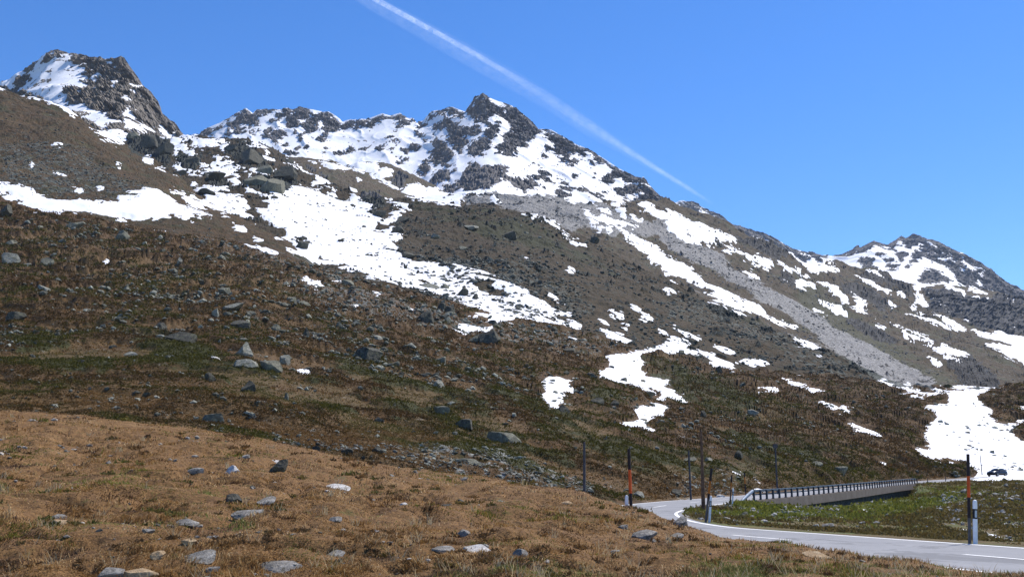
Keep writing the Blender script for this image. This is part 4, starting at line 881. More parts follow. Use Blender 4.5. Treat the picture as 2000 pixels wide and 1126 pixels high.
# sloping end section at the near end
m = MB()
A0 = rpt(-0.46, zr0 - 0.05, i0, i0 + 1)[0]; A1 = rpt(-0.30, 0.05, i0 - 9, i0 - 8)[0]
m.tube([A0, A0 * 0.6 + A1 * 0.4 + (0, 0, .02), A1], [0.13, 0.13, 0.09], 8); m.build('end_rail', M_railtop, gr)
nposts = 45
sarr = RS[i1] - RS[i0]
for q in range(nposts):
    sv = RS[i0] + sarr * q / (nposts - 1)
    i = int(np.searchsorted(RS, sv)); i = min(i, len(RI) - 2)
    b0 = rpt(-0.55, 0, i, i + 1)[0]
    m = MB(); m.box(0, 0, (zr0 - 0.02) / 2 + 0.03, 0.17, 0.14, zr0 - 0.04); m.box(0, 0, 0.085, 0.34, 0.2, 0.05)
    po = m.build('rail_post', M_rail, gr); po.location = b0
    po.rotation_euler = (0, 0, math.atan2(tg[i][1], tg[i][0]))

# ------------------------------------------------------------------ roadside posts and poles
M_white = flat_mat('post_white', (0.80, 0.80, 0.82), 0.5, 0, 0.1, 6)
M_black = flat_mat('post_black', (0.014, 0.012, 0.014), 0.6, 0, 0.3, 6)
M_refl = flat_mat('reflector', (0.45, 0.5, 0.55), 0.2, 0, 0.1, 20)
M_orange = flat_mat('pole_orange', (0.60, 0.085, 0.010), 0.6, 0, 0.25, 5)
M_yellow = flat_mat('pole_orange_faded', (0.42, 0.13, 0.015), 0.7, 0, 0.3, 5)
M_pblack = flat_mat('pole_dark', (0.022, 0.014, 0.016), 0.7, 0, 0.3, 5)
M_pgrey = flat_mat('pole_bare', (0.10, 0.09, 0.088), 0.8, 0, 0.3, 5)
M_pbrown = flat_mat('pole_wood', (0.13, 0.072, 0.045), 0.85, 0, 0.4, 4)
M_pwood2 = flat_mat('pole_grey_wood', (0.065, 0.062, 0.068), 0.85, 0, 0.3, 4)
def marker_post(loc, h, label, black=True, top=None):
    t = empty('delineator_post', loc, label, 'marker post', 'white roadside marker posts')
    if top is not None:
        d = Vector(tuple(np.array(top) - np.array(loc))); t.rotation_mode = 'QUATERNION'; t.rotation_quaternion = Vector((0, 0, 1)).rotation_difference(d.normalized())
    w = 0.05
    def body(z0, z1, n=14, top=False):
        m = MB(); V = []; lev = [(z0, 1.0), (z1, 1.0)]
        if top: lev = [(z0, 1.0), (z1 - 0.07, 1.0), (z1 - 0.03, 0.9), (z1 - 0.01, 0.65), (z1, 0.25)]
        for z, s in lev:
            for k in range(n):
                a = 2 * math.pi * k / n
                V.append((w * s * math.copysign(abs(math.cos(a)) ** 0.7, math.cos(a)), w * 0.8 * s * math.copysign(abs(math.sin(a)) ** 0.7, math.sin(a)), z))
        Fc = [(i * n + k, i * n + (k + 1) % n, (i + 1) * n + (k + 1) % n, (i + 1) * n + k) for i in range(len(lev) - 1) for k in range(n)]
        Fc += [tuple(range(n))[::-1], tuple(range((len(lev) - 1) * n, len(lev) * n))]
        m.add(V, Fc); return m
    body(-0.25, h - 0.44).build('body', M_white, t, False)
    body(h - 0.44, h - 0.21).build('black_band', M_black if black else M_white, t, False)
    body(h - 0.21, h, top=True).build('cap', M_white, t, False)
    m = MB(); m.box(0, -w * 0.8 - 0.004, h - 0.325, 0.045, 0.012, 0.16); m.build('reflector', M_refl, t)
    return t
def snow_pole(loc, top, label, parts, r=0.038):
    """parts: list of (fraction_end, material, name); leans from loc to top"""
    t = empty('snow_pole', loc, label, 'snow pole', 'orange and black snow poles')
    d = np.array(top) - np.array(loc); f0 = -0.1
    for f1, mt, nm in parts:
        m = MB(); m.tube([d * f0, d * ((f0 + f1) / 2), d * f1], [r, r * 0.98, r * 0.97], 12); m.build(nm, mt, t)
        f0 = f1
    return t
def wood_pole(a, b, r0, r1, mat, label, name='wooden_pole', cat='pole', extra=None):
    t = empty(name, a, label, cat)
    d = np.array(b) - np.array(a)
    m = MB(); pts = [d * k for k in (-0.08, 0.25, 0.5, 0.75, 1.0)]; m.tube(pts, np.linspace(r0, r1, 5), 12); m.build('shaft', mat, t)
    m = MB(); m.tube([d, d + d / np.linalg.norm(d) * 0.05], [r1 * 1.15, r1 * 0.6], 12); m.build('top_cap', M_pblack if extra is None else extra, t)
    return t
def U(px, row, D): return unproj(px, row, D)
marker_post(U(1905, 1060, 24.3), 1.0, 'white marker post with black band beside the near right snow pole', top=U(1904, 977, 24.3))
snow_pole(U(1894, 1060, 24.4), U(1890.5, 886, 24.4), 'tall straight snow pole with orange band at the right side of the road', [(0.28, M_pgrey, 'base_section'), (0.51, M_pblack, 'lower_section'), (0.75, M_orange, 'orange_section'), (1.0, M_pblack, 'top_section')])
marker_post(U(1224, 1000, 28.6), 0.47, 'plain white marker post half hidden by the meadow edge', black=False, top=U(1224, 969, 28.6))
snow_pole(U(1233, 1000, 28.6), U(1228, 876, 28.6), 'slightly tilted snow pole with bright orange band behind the meadow edge', [(0.30, M_pblack, 'lower_section'), (0.67, M_orange, 'orange_section'), (1.0, M_pblack, 'top_section')], 0.044)
marker_post(U(1385.5, 1016, 42), 1.0, 'white marker post with black band inside the road bend', top=U(1388.5, 968, 42))
snow_pole(U(1378.5, 1017, 42), U(1390, 914, 42), 'snow pole with faded orange band leaning right inside the bend', [(0.42, M_pgrey, 'lower_section'), (0.52, M_pblack, 'dark_section'), (0.76, M_yellow, 'orange_section'), (1.0, M_pblack, 'top_section')], 0.05)
marker_post(U(1430.5, 983.5, 66), 1.0, 'small white marker post before the end of the guard rail', top=U(1432, 954, 66))
snow_pole(U(1426, 984, 66), U(1429, 927, 66), 'small reddish snow pole beside the marker post before the guard rail', [(0.5, M_pbrown, 'lower_section'), (0.75, M_yellow, 'orange_section'), (1.0, M_pblack, 'top_section')], 0.05)
snow_pole(U(1458, 977, 76), U(1453.5, 922, 76), 'thin black and orange snow pole at the near end of the guard rail', [(0.6, M_pblack, 'lower_section'), (0.83, M_yellow, 'orange_section'), (1.0, M_pblack, 'top_section')], 0.05)
wood_pole(U(1374, 993, 56), U(1369.5, 842, 56), 0.115, 0.06, M_pbrown, 'tall brown wooden pole standing inside the road bend')
wood_pole(U(1141.5, 972, 47), U(1141, 864, 47), 0.068, 0.055, M_pwood2, 'grey upright pole behind the meadow, leftmost of all the poles')
wood_pole(U(1349.5, 976, 82), U(1345, 880, 82), 0.085, 0.07, M_pwood2, 'grey pole behind the road, left of the tall brown wooden pole')
t = wood_pole(U(1518.5, 962, 101), U(1514, 868, 101), 0.09, 0.08, M_pwood2, 'tall thin grey pole with a dark head behind the guard rail')
m = MB(); hd = U(1514, 868, 101) - U(1518.5, 962, 101); m.box(hd[0], hd[1], hd[2] - 0.12, 0.42, 0.16, 0.42); m.build('head_box', M_pwood2, t)
t = wood_pole(U(1918.8, 932.5, 200), U(1914.3, 888, 200), 0.10, 0.06, M_pgrey, 'thin grey rod standing in front of the big snowfield left of the car', name='marker_rod', cat='rod')
for px_, row_, hpx, D_, lab in ((1782, 943, 14, 156, 'short reddish stake at the far end of the bridge'), (1811.7, 941.5, 7, 164, 'tiny stake beside the road just past the bridge'), (1847, 939.5, 9, 172, 'small stake beside the road halfway between bridge and car')):
    wood_pole(U(px_, row_, D_), U(px_, row_ - hpx, D_), 0.07, 0.06, M_pbrown if px_ < 1800 else M_pwood2, lab, name='marker_stake', cat='stake')

# ------------------------------------------------------------------ car
def car():
    pco, _ = proj(rpt(3.4)); i = next(i for i in range(iap, len(RI)) if pco[i] > 1946)
    base = rpt(3.4, 0.01, i, i + 1)[0]
    t = empty('parked_car', base, 'dark navy sport utility car driving down the road in front of the snowfield', 'car')
    t.name = 'car'
    h = math.atan2(-tg[i][1], -tg[i][0]); t.rotation_euler = (math.radians(0), 0, h)
    mb_ = flat_mat('car_paint', (0.006, 0.005, 0.010), 0.3, 0.0, 0.05, 1, 0.4); mg = flat_mat('car_glass', (0.01, 0.012, 0.014), 0.12, 0, 0.05, 1, 0.5)
    mt = flat_mat('tyre', (0.012, 0.012, 0.013), 0.9); mr = flat_mat('rim', (0.25, 0.26, 0.28), 0.35, 0.8); ml = flat_mat('headlight_glass', (0.75, 0.78, 0.8), 0.1); mrl = flat_mat('tail_light_glass', (0.3, 0.01, 0.01), 0.2)
    def loft(name, prof, halfw, mat):
        """prof: list of (x, zlow, zhigh, half width low, half width high)"""
        V = []; n = len(prof)
        for x, z0, z1, w0, w1 in prof:
            zm = z0 + (z1 - z0) * 0.55; wm = max(w0, w1) * 1.0
            V += [(x, -w0, z0), (x, -wm, zm), (x, -w1, z1), (x, 0, z1 + 0.03), (x, w1, z1), (x, wm, zm), (x, w0, z0)]
        Fc = []
        for a in range(n - 1):
            for k in range(7):
                Fc.append((a * 7 + k, a * 7 + (k + 1) % 7, (a + 1) * 7 + (k + 1) % 7, (a + 1) * 7 + k))
        Fc += [tuple(range(7))[::-1], tuple(range((n - 1) * 7, n * 7))]
        m = MB(); m.add(V, Fc); return m.build(name, mat, t, True)
    loft('body', [(2.3, .35, .62, .72, .70), (2.18, .25, .80, .86, .78), (1.7, .24, .95, .92, .80), (1.0, .24, 1.03, .93, .82), (.2, .24, 1.02, .93, .84), (-1.2, .24, 1.04, .93, .84), (-1.9, .26, 1.06, .92, .80), (-2.2, .32, 1.0, .86, .76), (-2.3, .42, .85, .74, .66)], 0, mb_)
    loft('cabin_glass', [(1.15, .98, 1.0, .80, .78), (.45, .98, 1.40, .81, .66), (-.2, .98, 1.49, .82, .64), (-1.1, .98, 1.47, .82, .64), (-1.75, .98, 1.30, .80, .62), (-2.12, .98, 1.02, .74, .70)], 0, mg)
    loft('roof', [(.42, 1.38, 1.41, .60, .58), (-.2, 1.49, 1.53, .62, .60), (-1.1, 1.48, 1.52, .62, .60), (-1.80, 1.30, 1.36, .60, .58)], 0, mb_)
    for sx in (1.42, -1.38):
        for sy in (-1, 1):
            m = MB(); m.tube([(0, -0.12, 0), (0, -0.1, 0), (0, 0.1, 0), (0, 0.12, 0)], [0.29, 0.35, 0.35, 0.29], 24); w = m.build('wheel', mt, t); w.location = (sx, sy * 0.83, 0.35)
            m = MB(); m.tube([(0, sy * 0.10, 0), (0, sy * 0.135, 0)], [0.23, 0.20], 20); m.build('rim', mr, w)
    for sy in (-1, 1):
        m = MB(); m.box(2.18, sy * 0.64, 0.74, 0.14, 0.32, 0.12); m.build('headlight', ml, t)
        m = MB(); m.box(-2.2, sy * 0.62, 0.9, 0.12, 0.3, 0.12); m.build('tail_light', mrl, t)
        m = MB(); m.box(0.75, sy * 0.98, 1.03, 0.14, 0.2, 0.12); m.build('wing_mirror', mb_, t)
        for a, b in ((-1.45, -0.75), (-0.65, 0.15)):
            pass
    m = MB(); m.box(2.29, 0, 0.55, 0.05, 0.9, 0.16); m.build('grille', mt, t)
car()

# ------------------------------------------------------------------ vapour trail (far beyond the mountains)
def contrail():
    def trailmat(name, amt, pw, stretch):
        n = NT(name); n.t.nodes.remove(n.b); p = n.objpos()
        d = n.n('ShaderNodeBsdfDiffuse'); d.inputs[0].default_value = (0.95, 0.95, 0.95, 1)
        tl = n.n('ShaderNodeBsdfTranslucent'); tl.inputs[0].default_value = (0.95, 0.95, 0.95, 1)
        ad = n.n('ShaderNodeAddShader'); n.l(d.outputs[0], ad.inputs[0]); n.l(tl.outputs[0], ad.inputs[1])
        tr = n.n('ShaderNodeBsdfTransparent')
        lw = n.n('ShaderNodeLayerWeight'); lw.inputs[0].default_value = 0.5
        f = n.math('SUBTRACT', 1.0, lw.outputs['Facing']); f = n.math('POWER', f, pw)
        at_ = n.attr('dens')
        nz = n.ramp(n.noise(p, 1 / 130.0 * stretch, 7, 0.75, 0.8), 0.32, 0.68)
        f = n.math('MULTIPLY', n.math('MULTIPLY', f, at_), n.math('MULTIPLY', n.math('ADD', n.math('MULTIPLY', nz, 1.0), 0.12), amt))
        mx = n.n('ShaderNodeMixShader'); n.l(f, mx.inputs[0]); n.l(tr.outputs[0], mx.inputs[1]); n.l(ad.outputs[0], mx.inputs[2])
        n.l(mx.outputs[0], n.out.inputs['Surface']); return n.m
    root = empty('vapour_trail', (0, 0, 0), 'long white aircraft vapour trail slanting down across the blue sky', 'vapour trail')
    def strand(name, K, mat):
        K = np.array(K, float); t = np.linspace(0, len(K) - 1, 90); q = np.stack([np.interp(t, np.arange(len(K)), K[:, j]) for j in range(4)], 1)
        dist = np.interp(q[:, 0], [600, 1420], [9000, 16000])
        P = unproj(q[:, 0], q[:, 1], dist); r = q[:, 2] / 2 * dist / F
        m = MB(); m.tube(P, r, 20, cap=False)
        o = m.build(name, mat, root, True)
        at_ = o.data.attributes.new('dens', 'FLOAT', 'POINT'); at_.data.foreach_set('value', np.repeat(q[:, 3], 20).astype(np.float32))
    strand('fresh_core', [(640,-60,13,.9),(735,0,12,.9),(790,30,12,.9),(860,68,11,.85),(930,107,11,.6),(1000,148,12,.35),(1075,194,22,.15),(1150,244,20,.2),(1230,296,12,.32),(1290,334,10,.38),(1345,368,9,.28),(1395,400,7,.0)], trailmat('trail_core', 0.34, 1.2, 1.0))
    strand('spread_veil', [(620,-66,36,.6),(735,10,36,.7),(805,47,40,.7),(875,86,44,.65),(945,126,44,.6),(1010,162,42,.5),(1075,200,38,.45),(1150,249,36,.42),(1230,298,24,.35),(1300,341,15,.25),(1350,371,12,.2),(1400,403,8,.0)], trailmat('trail_veil', 0.20, 2.0, 1.4))
contrail()

# ------------------------------------------------------------------ boulders
def ico(sub):
    import bmesh
    b = bmesh.new(); bmesh.ops.create_icosphere(b, subdivisions=sub, radius=1.0)
    v = np.array([x.co[:] for x in b.verts]); f = np.array([[q.index for q in x.verts] for x in b.faces]); b.free()
    return v, f
ICO4 = ico(4); ICO1 = ico(1); ICO2 = ico(2)
def rock_shape(seed, kind='b', base=ICO4, cuts=14, rough=0.05):
    r = np.random.RandomState(seed)
    v = base[0].copy() * 1.25
    for k in range(cuts):
        n = r.normal(size=3); n[2] = n[2] * 0.7; n /= np.linalg.norm(n)
        d = r.uniform(0.55, 0.95)
        s = v @ n - d
        v -= np.outer(np.clip(s, 0, None), n)
    if kind == 's':
        v[:, 2] *= 0.75; v[:, 2] += 0.22 * v[:, 0] * r.choice([-1, 1])
    if kind == 'p':
        z = (v[:, 2] + 1) / 2; k = r.uniform(-0.35, 0.35)
        s = np.clip(1.1 - 0.62 * z, 0.12, 1.2)
        v[:, 0] = v[:, 0] * s + k * z; v[:, 1] *= s; 
    if rough:
        v += (v / np.maximum(1e-6, np.linalg.norm(v, axis=1, keepdims=True))) * (rough * ridged(v * 1.5 + seed, 4, 0.6, seed=seed % 50) + rough * 0.6 * fbm(v * 4 + seed, 3, 0.6))[:, None]
    lo = v.min(0); hi = v.max(0)
    return (v - (lo + hi) / 2) / (hi - lo) * 2
def rm(nm, a, b, c, l=None, S=0.25): return rock_mat(nm, S, a, b, c, l, obj=True)
RM = dict(
    g=rm('boulder_greygreen', (0.095, 0.093, 0.065), (0.15, 0.147, 0.11), (0.22, 0.21, 0.165), (0.26, 0.255, 0.18)),
    d=rm('boulder_dark', (0.042, 0.040, 0.032), (0.075, 0.072, 0.058), (0.13, 0.125, 0.10), (0.12, 0.12, 0.08)),
    p=rm('boulder_pale', (0.17, 0.168, 0.13), (0.25, 0.245, 0.20), (0.36, 0.35, 0.30), (0.14, 0.14, 0.10)),
    w=rm('stone_white', (0.42, 0.39, 0.35), (0.60, 0.57, 0.53), (0.72, 0.70, 0.66), (0.30, 0.28, 0.24), 0.06),
    s=rm('slab_grey', (0.15, 0.138, 0.12), (0.25, 0.232, 0.205), (0.38, 0.36, 0.325), (0.10, 0.092, 0.068), 0.06),
    t=rm('clod_tan', (0.30, 0.20, 0.11), (0.42, 0.30, 0.17), (0.50, 0.38, 0.24), None, 0.06))
BN = 0
def boulder(layer, px, row, w, h, tone, kind, label, group='boulders lying on the slopes', name='boulder'):
    global BN
    BN += 1
    P = at(layer, px, row); m = P[1] / F * 1.02
    v = rock_shape(1000 + BN, kind)
    if name == 'boulder': w *= 0.9; h *= 0.9
    W = w * m / 2; H = h * m / 2 * 1.25
    if kind == 's': dep = W * 0.55
    else: dep = min(W * 0.9, H * 1.6)
    v = v * (W * 1.06, dep, H)
    if kind == 's':
        dep = W * 0.7; v[:, 1] *= 0.7 / 0.55; v[:, 2] *= 0.75; v[:, 2] += v[:, 1] * 0.38
    else:
        v[:, 2] += v[:, 1] * 0.15
    a = random.Random(BN).uniform(-0.3, 0.3); c, s = math.cos(a), math.sin(a)
    v = v @ np.array([[c, s, 0], [-s, c, 0], [0, 0, 1]])
    o = mesh_np(name, v, ICO4[1], RM[tone], smooth=False)
    o.location = P + np.array([0, dep * 0.3, H * 0.50])
    o.data.transform(__import__('mathutils').Matrix.Identity(4))
    return tag(o, label, 'boulder' if name == 'boulder' else 'stone', group)
exec_boulders = [
 # heath slope, left
 ('H',18,516,46,30,'p','r','big pale rounded boulder at the left edge of the heath slope'),
 ('H',90,511,29,25,'g','p','pointed grey-green boulder standing right of the big pale boulder at the left edge'),
 ('H',51,519,20,10,'p','s','low pale slab between the big pale boulder and the pointed one'),
 ('H',19,478,25,14,'g','b','grey boulder above the big pale boulder at the left edge'),
 ('H',8,428,28,32,'d','b','dark boulder on the skyline of the heath slope at the left edge'),
 ('H',145,450,36,24,'g','s','long tilted grey-green slab just below the left snow band'),
 ('H',78,457,21,16,'g','b','squat boulder left of the long tilted slab below the snow band'),
 ('H',139,474,18,15,'g','p','small pointed boulder under the long tilted slab'),
 ('H',190,483,24,16,'g','b','angular boulder right of the small pointed one under the snow band'),
 ('H',237,482,29,26,'g','p','tall grey-green boulder beside the rocky band below the snow'),
 ('H',82,574,28,20,'p','s','slender pale slab lying alone on brown heath at the left'),
 ('H',29,621,38,22,'d','b','wide dark boulder near the left edge above the green mats'),
 ('H',231,612,25,12,'p','b','pale low stone at the foot of the flat grey pair'),
 ('H',231,599,31,15,'g','b','flat grey boulder on top of the pale low stone'),
 ('H',245,577,14,16,'g','p','small upright stone above the flat grey pair'),
 ('H',313,638,30,23,'d','b','dark block half sunk in heath above the wide green mat'),
 ('H',352,677,58,30,'d','s','broad dark slab lying along the top of the green mat'),
 ('H',455,611,48,21,'p','s','long flat pale boulder in the middle left of the heath slope'),
 ('H',419,625,17,22,'p','p','narrow leaning pale stone left of the long flat pale boulder'),
 ('H',468,640,41,21,'d','b','dark wide block just under the long flat pale boulder'),
 ('H',489,621,22,17,'g','b','grey-green boulder at the right end of the long flat pale boulder'),
 ('H',538,640,23,17,'g','p','wedge boulder right of the dark wide block'),
 ('H',475,693,38,36,'p','p','large pale triangular boulder on the heath slope'),
 ('H',428,671,15,21,'g','p','thin upright stone left of the large triangular boulder'),
 ('H',555,709,23,22,'p','b','bright whitish block right of the large triangular boulder'),
 ('H',478,725,52,20,'p','b','broad pale boulder at the edge of the green mat below the triangular one'),
 ('H',528,730,48,28,'g','s','sloping grey slab right of the broad pale boulder'),
 ('H',408,753,24,20,'d','p','dark peaked stone on the bare brown patch'),
 ('H',485,768,28,24,'d','p','dark pointed boulder right of the bare brown patch'),
 ('H',558,781,13,18,'g','p','thin pale upright stone right of the dark pointed boulder'),
 ('H',253,688,31,12,'p','s','flat pale stone between the two green mats'),
 ('H',156,714,20,12,'d','b','small bluish dark stone in the left green mat'),
 ('H',212,727,15,12,'d','b','small dark stone near the path edge of the left green mat'),
 ('H',436,587,32,19,'g','b','rounded grey-green boulder above the long flat pale boulder'),
 ('H',110,656,17,21,'d','p','left one of two peaked stones standing in brown heath at the left'),
 ('H',137,655,15,21,'g','p','right one of two peaked stones standing in brown heath at the left'),
 ('H',420,703,21,9,'w','s','thin whitish slab left of the broad pale boulder'),
 ('H',350,524,13,19,'p','p','small pale upright stone in the rocky band on the upper left slope'),
 ('H',566,602,24,17,'g','b','grey boulder beside the small snow streaks above mid slope'),
 ('H',831,635,42,38,'d','p','tall dark pointed boulder right beside a small snow patch'),
 ('H',862,618,20,24,'d','b','dark block behind the tall dark pointed boulder'),
 ('H',878,622,22,22,'d','b','second dark block right of the tall pointed boulder'),
 ('H',875,632,26,14,'g','b','low grey-green boulder right below the pair of dark blocks'),
 ('H',955,684,46,34,'d','b','big jagged black boulder under the lower snow patch'),
 ('H',930,678,28,22,'g','s','grey-green slab leaning on the left of the big jagged black boulder'),
 ('H',717,709,62,36,'d','r','massive rounded dark grey boulder in the centre left of the slope'),
 ('H',857,711,30,15,'g','r','oval grey boulder right of the massive rounded dark boulder'),
 ('H',855,761,31,19,'p','r','pale humped boulder above the central green mats'),
 ('H',619,697,21,16,'p','s','tilted pale slab left of the massive rounded dark boulder'),
 ('H',735,666,26,9,'p','s','flat pale slab above the massive rounded dark boulder'),
 ('H',815,649,18,14,'g','s','leaning slab at the lower left of the tall dark pointed boulder'),
 ('H',853,646,23,8,'p','s','flat pale slab below the tall dark pointed boulder'),
 ('H',598,658,15,22,'d','p','dark upright boulder beside two little snow spots'),
 ('H',662,636,19,15,'g','p','grey-green peaked stone in the stony middle of the slope'),
 ('H',680,556,31,15,'g','r','grey-green rounded boulder at the brown edge of the small snow streak'),
 ('H',592,602,29,14,'g','s','broad grey slab in the stony ground left of centre'),
 ('H',772,716,19,15,'g','b','grey block right of the massive rounded dark boulder'),
 ('H',962,633,21,14,'d','b','dark boulder at the lower tip of the large central snowfield'),
 ('H',1155,745,27,17,'d','b','dark boulder at the left end of the winding snow patch'),
 ('H',1217,739,17,11,'g','p','grey peaked stone sitting on the winding snow patch'),
 ('H',1256,738,11,8,'g','b','small grey stone on the winding snow patch right of the peaked stone'),
 ('H',1332,670,14,11,'g','r','rounded stone on the top loop of the winding snow patch'),
 ('H',1404,728,14,19,'d','p','dark tooth-shaped boulder among the snow streaks at right'),
 ('H',1434,736,25,12,'g','r','low grey boulder right of the dark tooth-shaped one'),
 ('H',1167,797,28,17,'d','p','dark green peaked boulder between the two lower snow patches'),
 ('H',1200,802,21,15,'d','b','dark boulder left of the lowest snow patch'),
 ('H',1099,814,29,19,'d','p','dark boulder under the small left snow patch'),
 ('H',1471,807,25,14,'p','s','pale slab on the green heath right of the winding snow'),
 ('H',1374,827,14,18,'d','p','dark upright stone right of the lowest snow patch'),
 ('H',1350,770,16,13,'d','r','dark rounded stone right of the tail of the winding snow'),
 ('H',1111,687,24,16,'d','s','dark slab above the small left snow patch'),
 ('H',1271,769,22,11,'d','b','dark stone in the gap of the winding snow patch'),
 ('H',1256,823,18,7,'g','s','flat stone lying on the lowest snow patch'),
 ('H',985,865,70,36,'g','s','long grey slab slanting down to the right in the green heath'),
 ('H',862,816,34,18,'g','b','grey-green boulder in the central cluster of stones'),
 ('H',905,847,39,24,'d','b','large dark boulder below the central cluster of stones'),
 ('H',738,827,25,15,'d','p','dark peaked stone left of the central cluster'),
 ('H',735,901,27,19,'d','b','dark boulder just behind the meadow edge'),
 ('H',677,892,23,15,'d','b','dark boulder left of the one just behind the meadow edge'),
 ('H',616,893,17,18,'d','p','dark peaked stone at the left of the stony strip behind the meadow'),
 ('H',912,908,60,22,'g','s','flat grey slab above the shoulder of the meadow'),
 ('H',1408,973,18,9,'w','r','pale rounded stone at the foot of the slope beside the road'),
 ('H',1385,908,17,10,'p','b','pale block right of the tall brown wooden pole'),
 ('H',1445,907,21,16,'d','p','dark wedge boulder above the near end of the guard rail'),
 ('H',1348,899,27,12,'g','s','grey slab left of the tall brown wooden pole'),
 ('H',1261,927,21,15,'g','b','grey boulder right of the tilted orange pole'),
 ('H',1247,969,24,12,'p','b','pale broken stone behind the road beside the tilted orange pole'),
 ('H',1645,927,30,19,'g','r','big rounded grey boulder above the middle of the guard rail'),
 ('H',1596,923,25,12,'g','s','grey slab left of the big rounded boulder above the guard rail'),
 ('H',1944,912,18,5,'d','r','flat dark stone sticking out of the snow right above the car'),
 ('H',414,827,45,22,'g','b','grey-green broken boulder behind the left part of the meadow'),
 ('H',1320,968,24,14,'d','b','dark boulder behind the road left of the tall brown pole'),
 # valley slope
 ('V',904,578,23,22,'d','p','dark pointed boulder standing in the lower snowfield'),
 ('V',927,584,14,15,'d','p','small dark stone right of the pointed boulder in the lower snowfield'),
 ('V',840,565,40,15,'p','s','long tan flat boulder half buried in the lower snowfield'),
 ('V',868,564,19,14,'g','p','grey stone at the right end of the long tan flat boulder in the snow'),
 ('V',797,504,29,18,'d','b','dark boulder at the right margin of the big snowfield'),
 ('V',740,425,32,18,'d','r','dark boulder on the upper right margin of the big snowfield'),
 ('V',777,454,27,20,'d','b','dark block under the dark boulders on the snowfield margin'),
 ('V',787,429,28,14,'d','b','dark boulder on the crest of the dark hump'),
 ('V',850,462,19,11,'p','r','pale oval boulder in the middle of the dark hump'),
 ('V',920,449,32,14,'p','s','pale flat boulder near the top of the dark hump'),
 ('V',998,458,30,21,'d','b','dark boulder on the right crest of the dark hump'),
 ('V',907,482,26,14,'g','b','grey-green boulder low on the dark hump'),
 ('V',589,482,28,22,'d','b','dark rock island at the left margin of the big snowfield'),
 ('V',717,392,22,20,'d','b','dark rock at the upper end of the big snowfield'),
 ('V',533,391,21,10,'d','r','small dark boulder at the top left of the big snowfield'),
 ('V',1162,470,20,16,'d','b','dark boulder on the crest above the scree chute'),
]
LN = dict(H='heath_slope', V='valley_slope', M='meadow', G='moraine_slope', B='road_bank', L='foot_slope')
for l, *a in exec_boulders: boulder(LN[l], *a)
# big outcrops on the valley slope
for l, px_, row_, w, h, tn, kd, lab in [
 ('V',286,292,40,36,'d','r','big round dark outcrop on the saddle below the left rocky peak'), ('V',320,305,34,28,'d','b','dark outcrop right of the round one on the saddle'),
 ('V',258,276,26,20,'g','b','grey-green outcrop left of the round one on the saddle'), ('V',452,302,24,18,'d','r','dark rounded outcrop on the snowy ridge'),
 ('V',484,322,52,34,'d','b','large dark outcrop in the middle of the snowy ridge'), ('V',514,340,34,20,'g','b','grey outcrop just below the large one on the snowy ridge'),
 ('V',497,366,44,26,'g','r','grey-green outcrop above the top of the big snowfield'), ('V',530,378,46,34,'g','b','broad grey-green outcrop above the big snowfield'),
 ('V',556,352,44,32,'d','b','dark craggy outcrop at the right of the snowy ridge'), ('V',562,318,22,14,'d','b','dark block on the ridge line in front of the far range'),
 ('V',372,320,30,20,'d','b','dark outcrop among the snow patches below the saddle'), ('V',420,352,40,24,'d','b','dark outcrop low on the snowy ridge'),
 ('V',350,340,26,16,'d','s','dark slab outcrop under the saddle'), ('V',402,385,34,14,'d','b','dark low outcrop between two snow patches on the ridge'),
 ('G',1405,645,46,14,'d','s','dark broken outcrop beside the long snow streak'), ('G',1420,617,44,22,'d','b','dark rocky outcrop below the long snow streak')]:
    boulder(LN[l], px_, row_, w, h, tn, kd, lab, group='rock outcrops on the upper slopes', name='rock_outcrop')['category'] = 'outcrop'
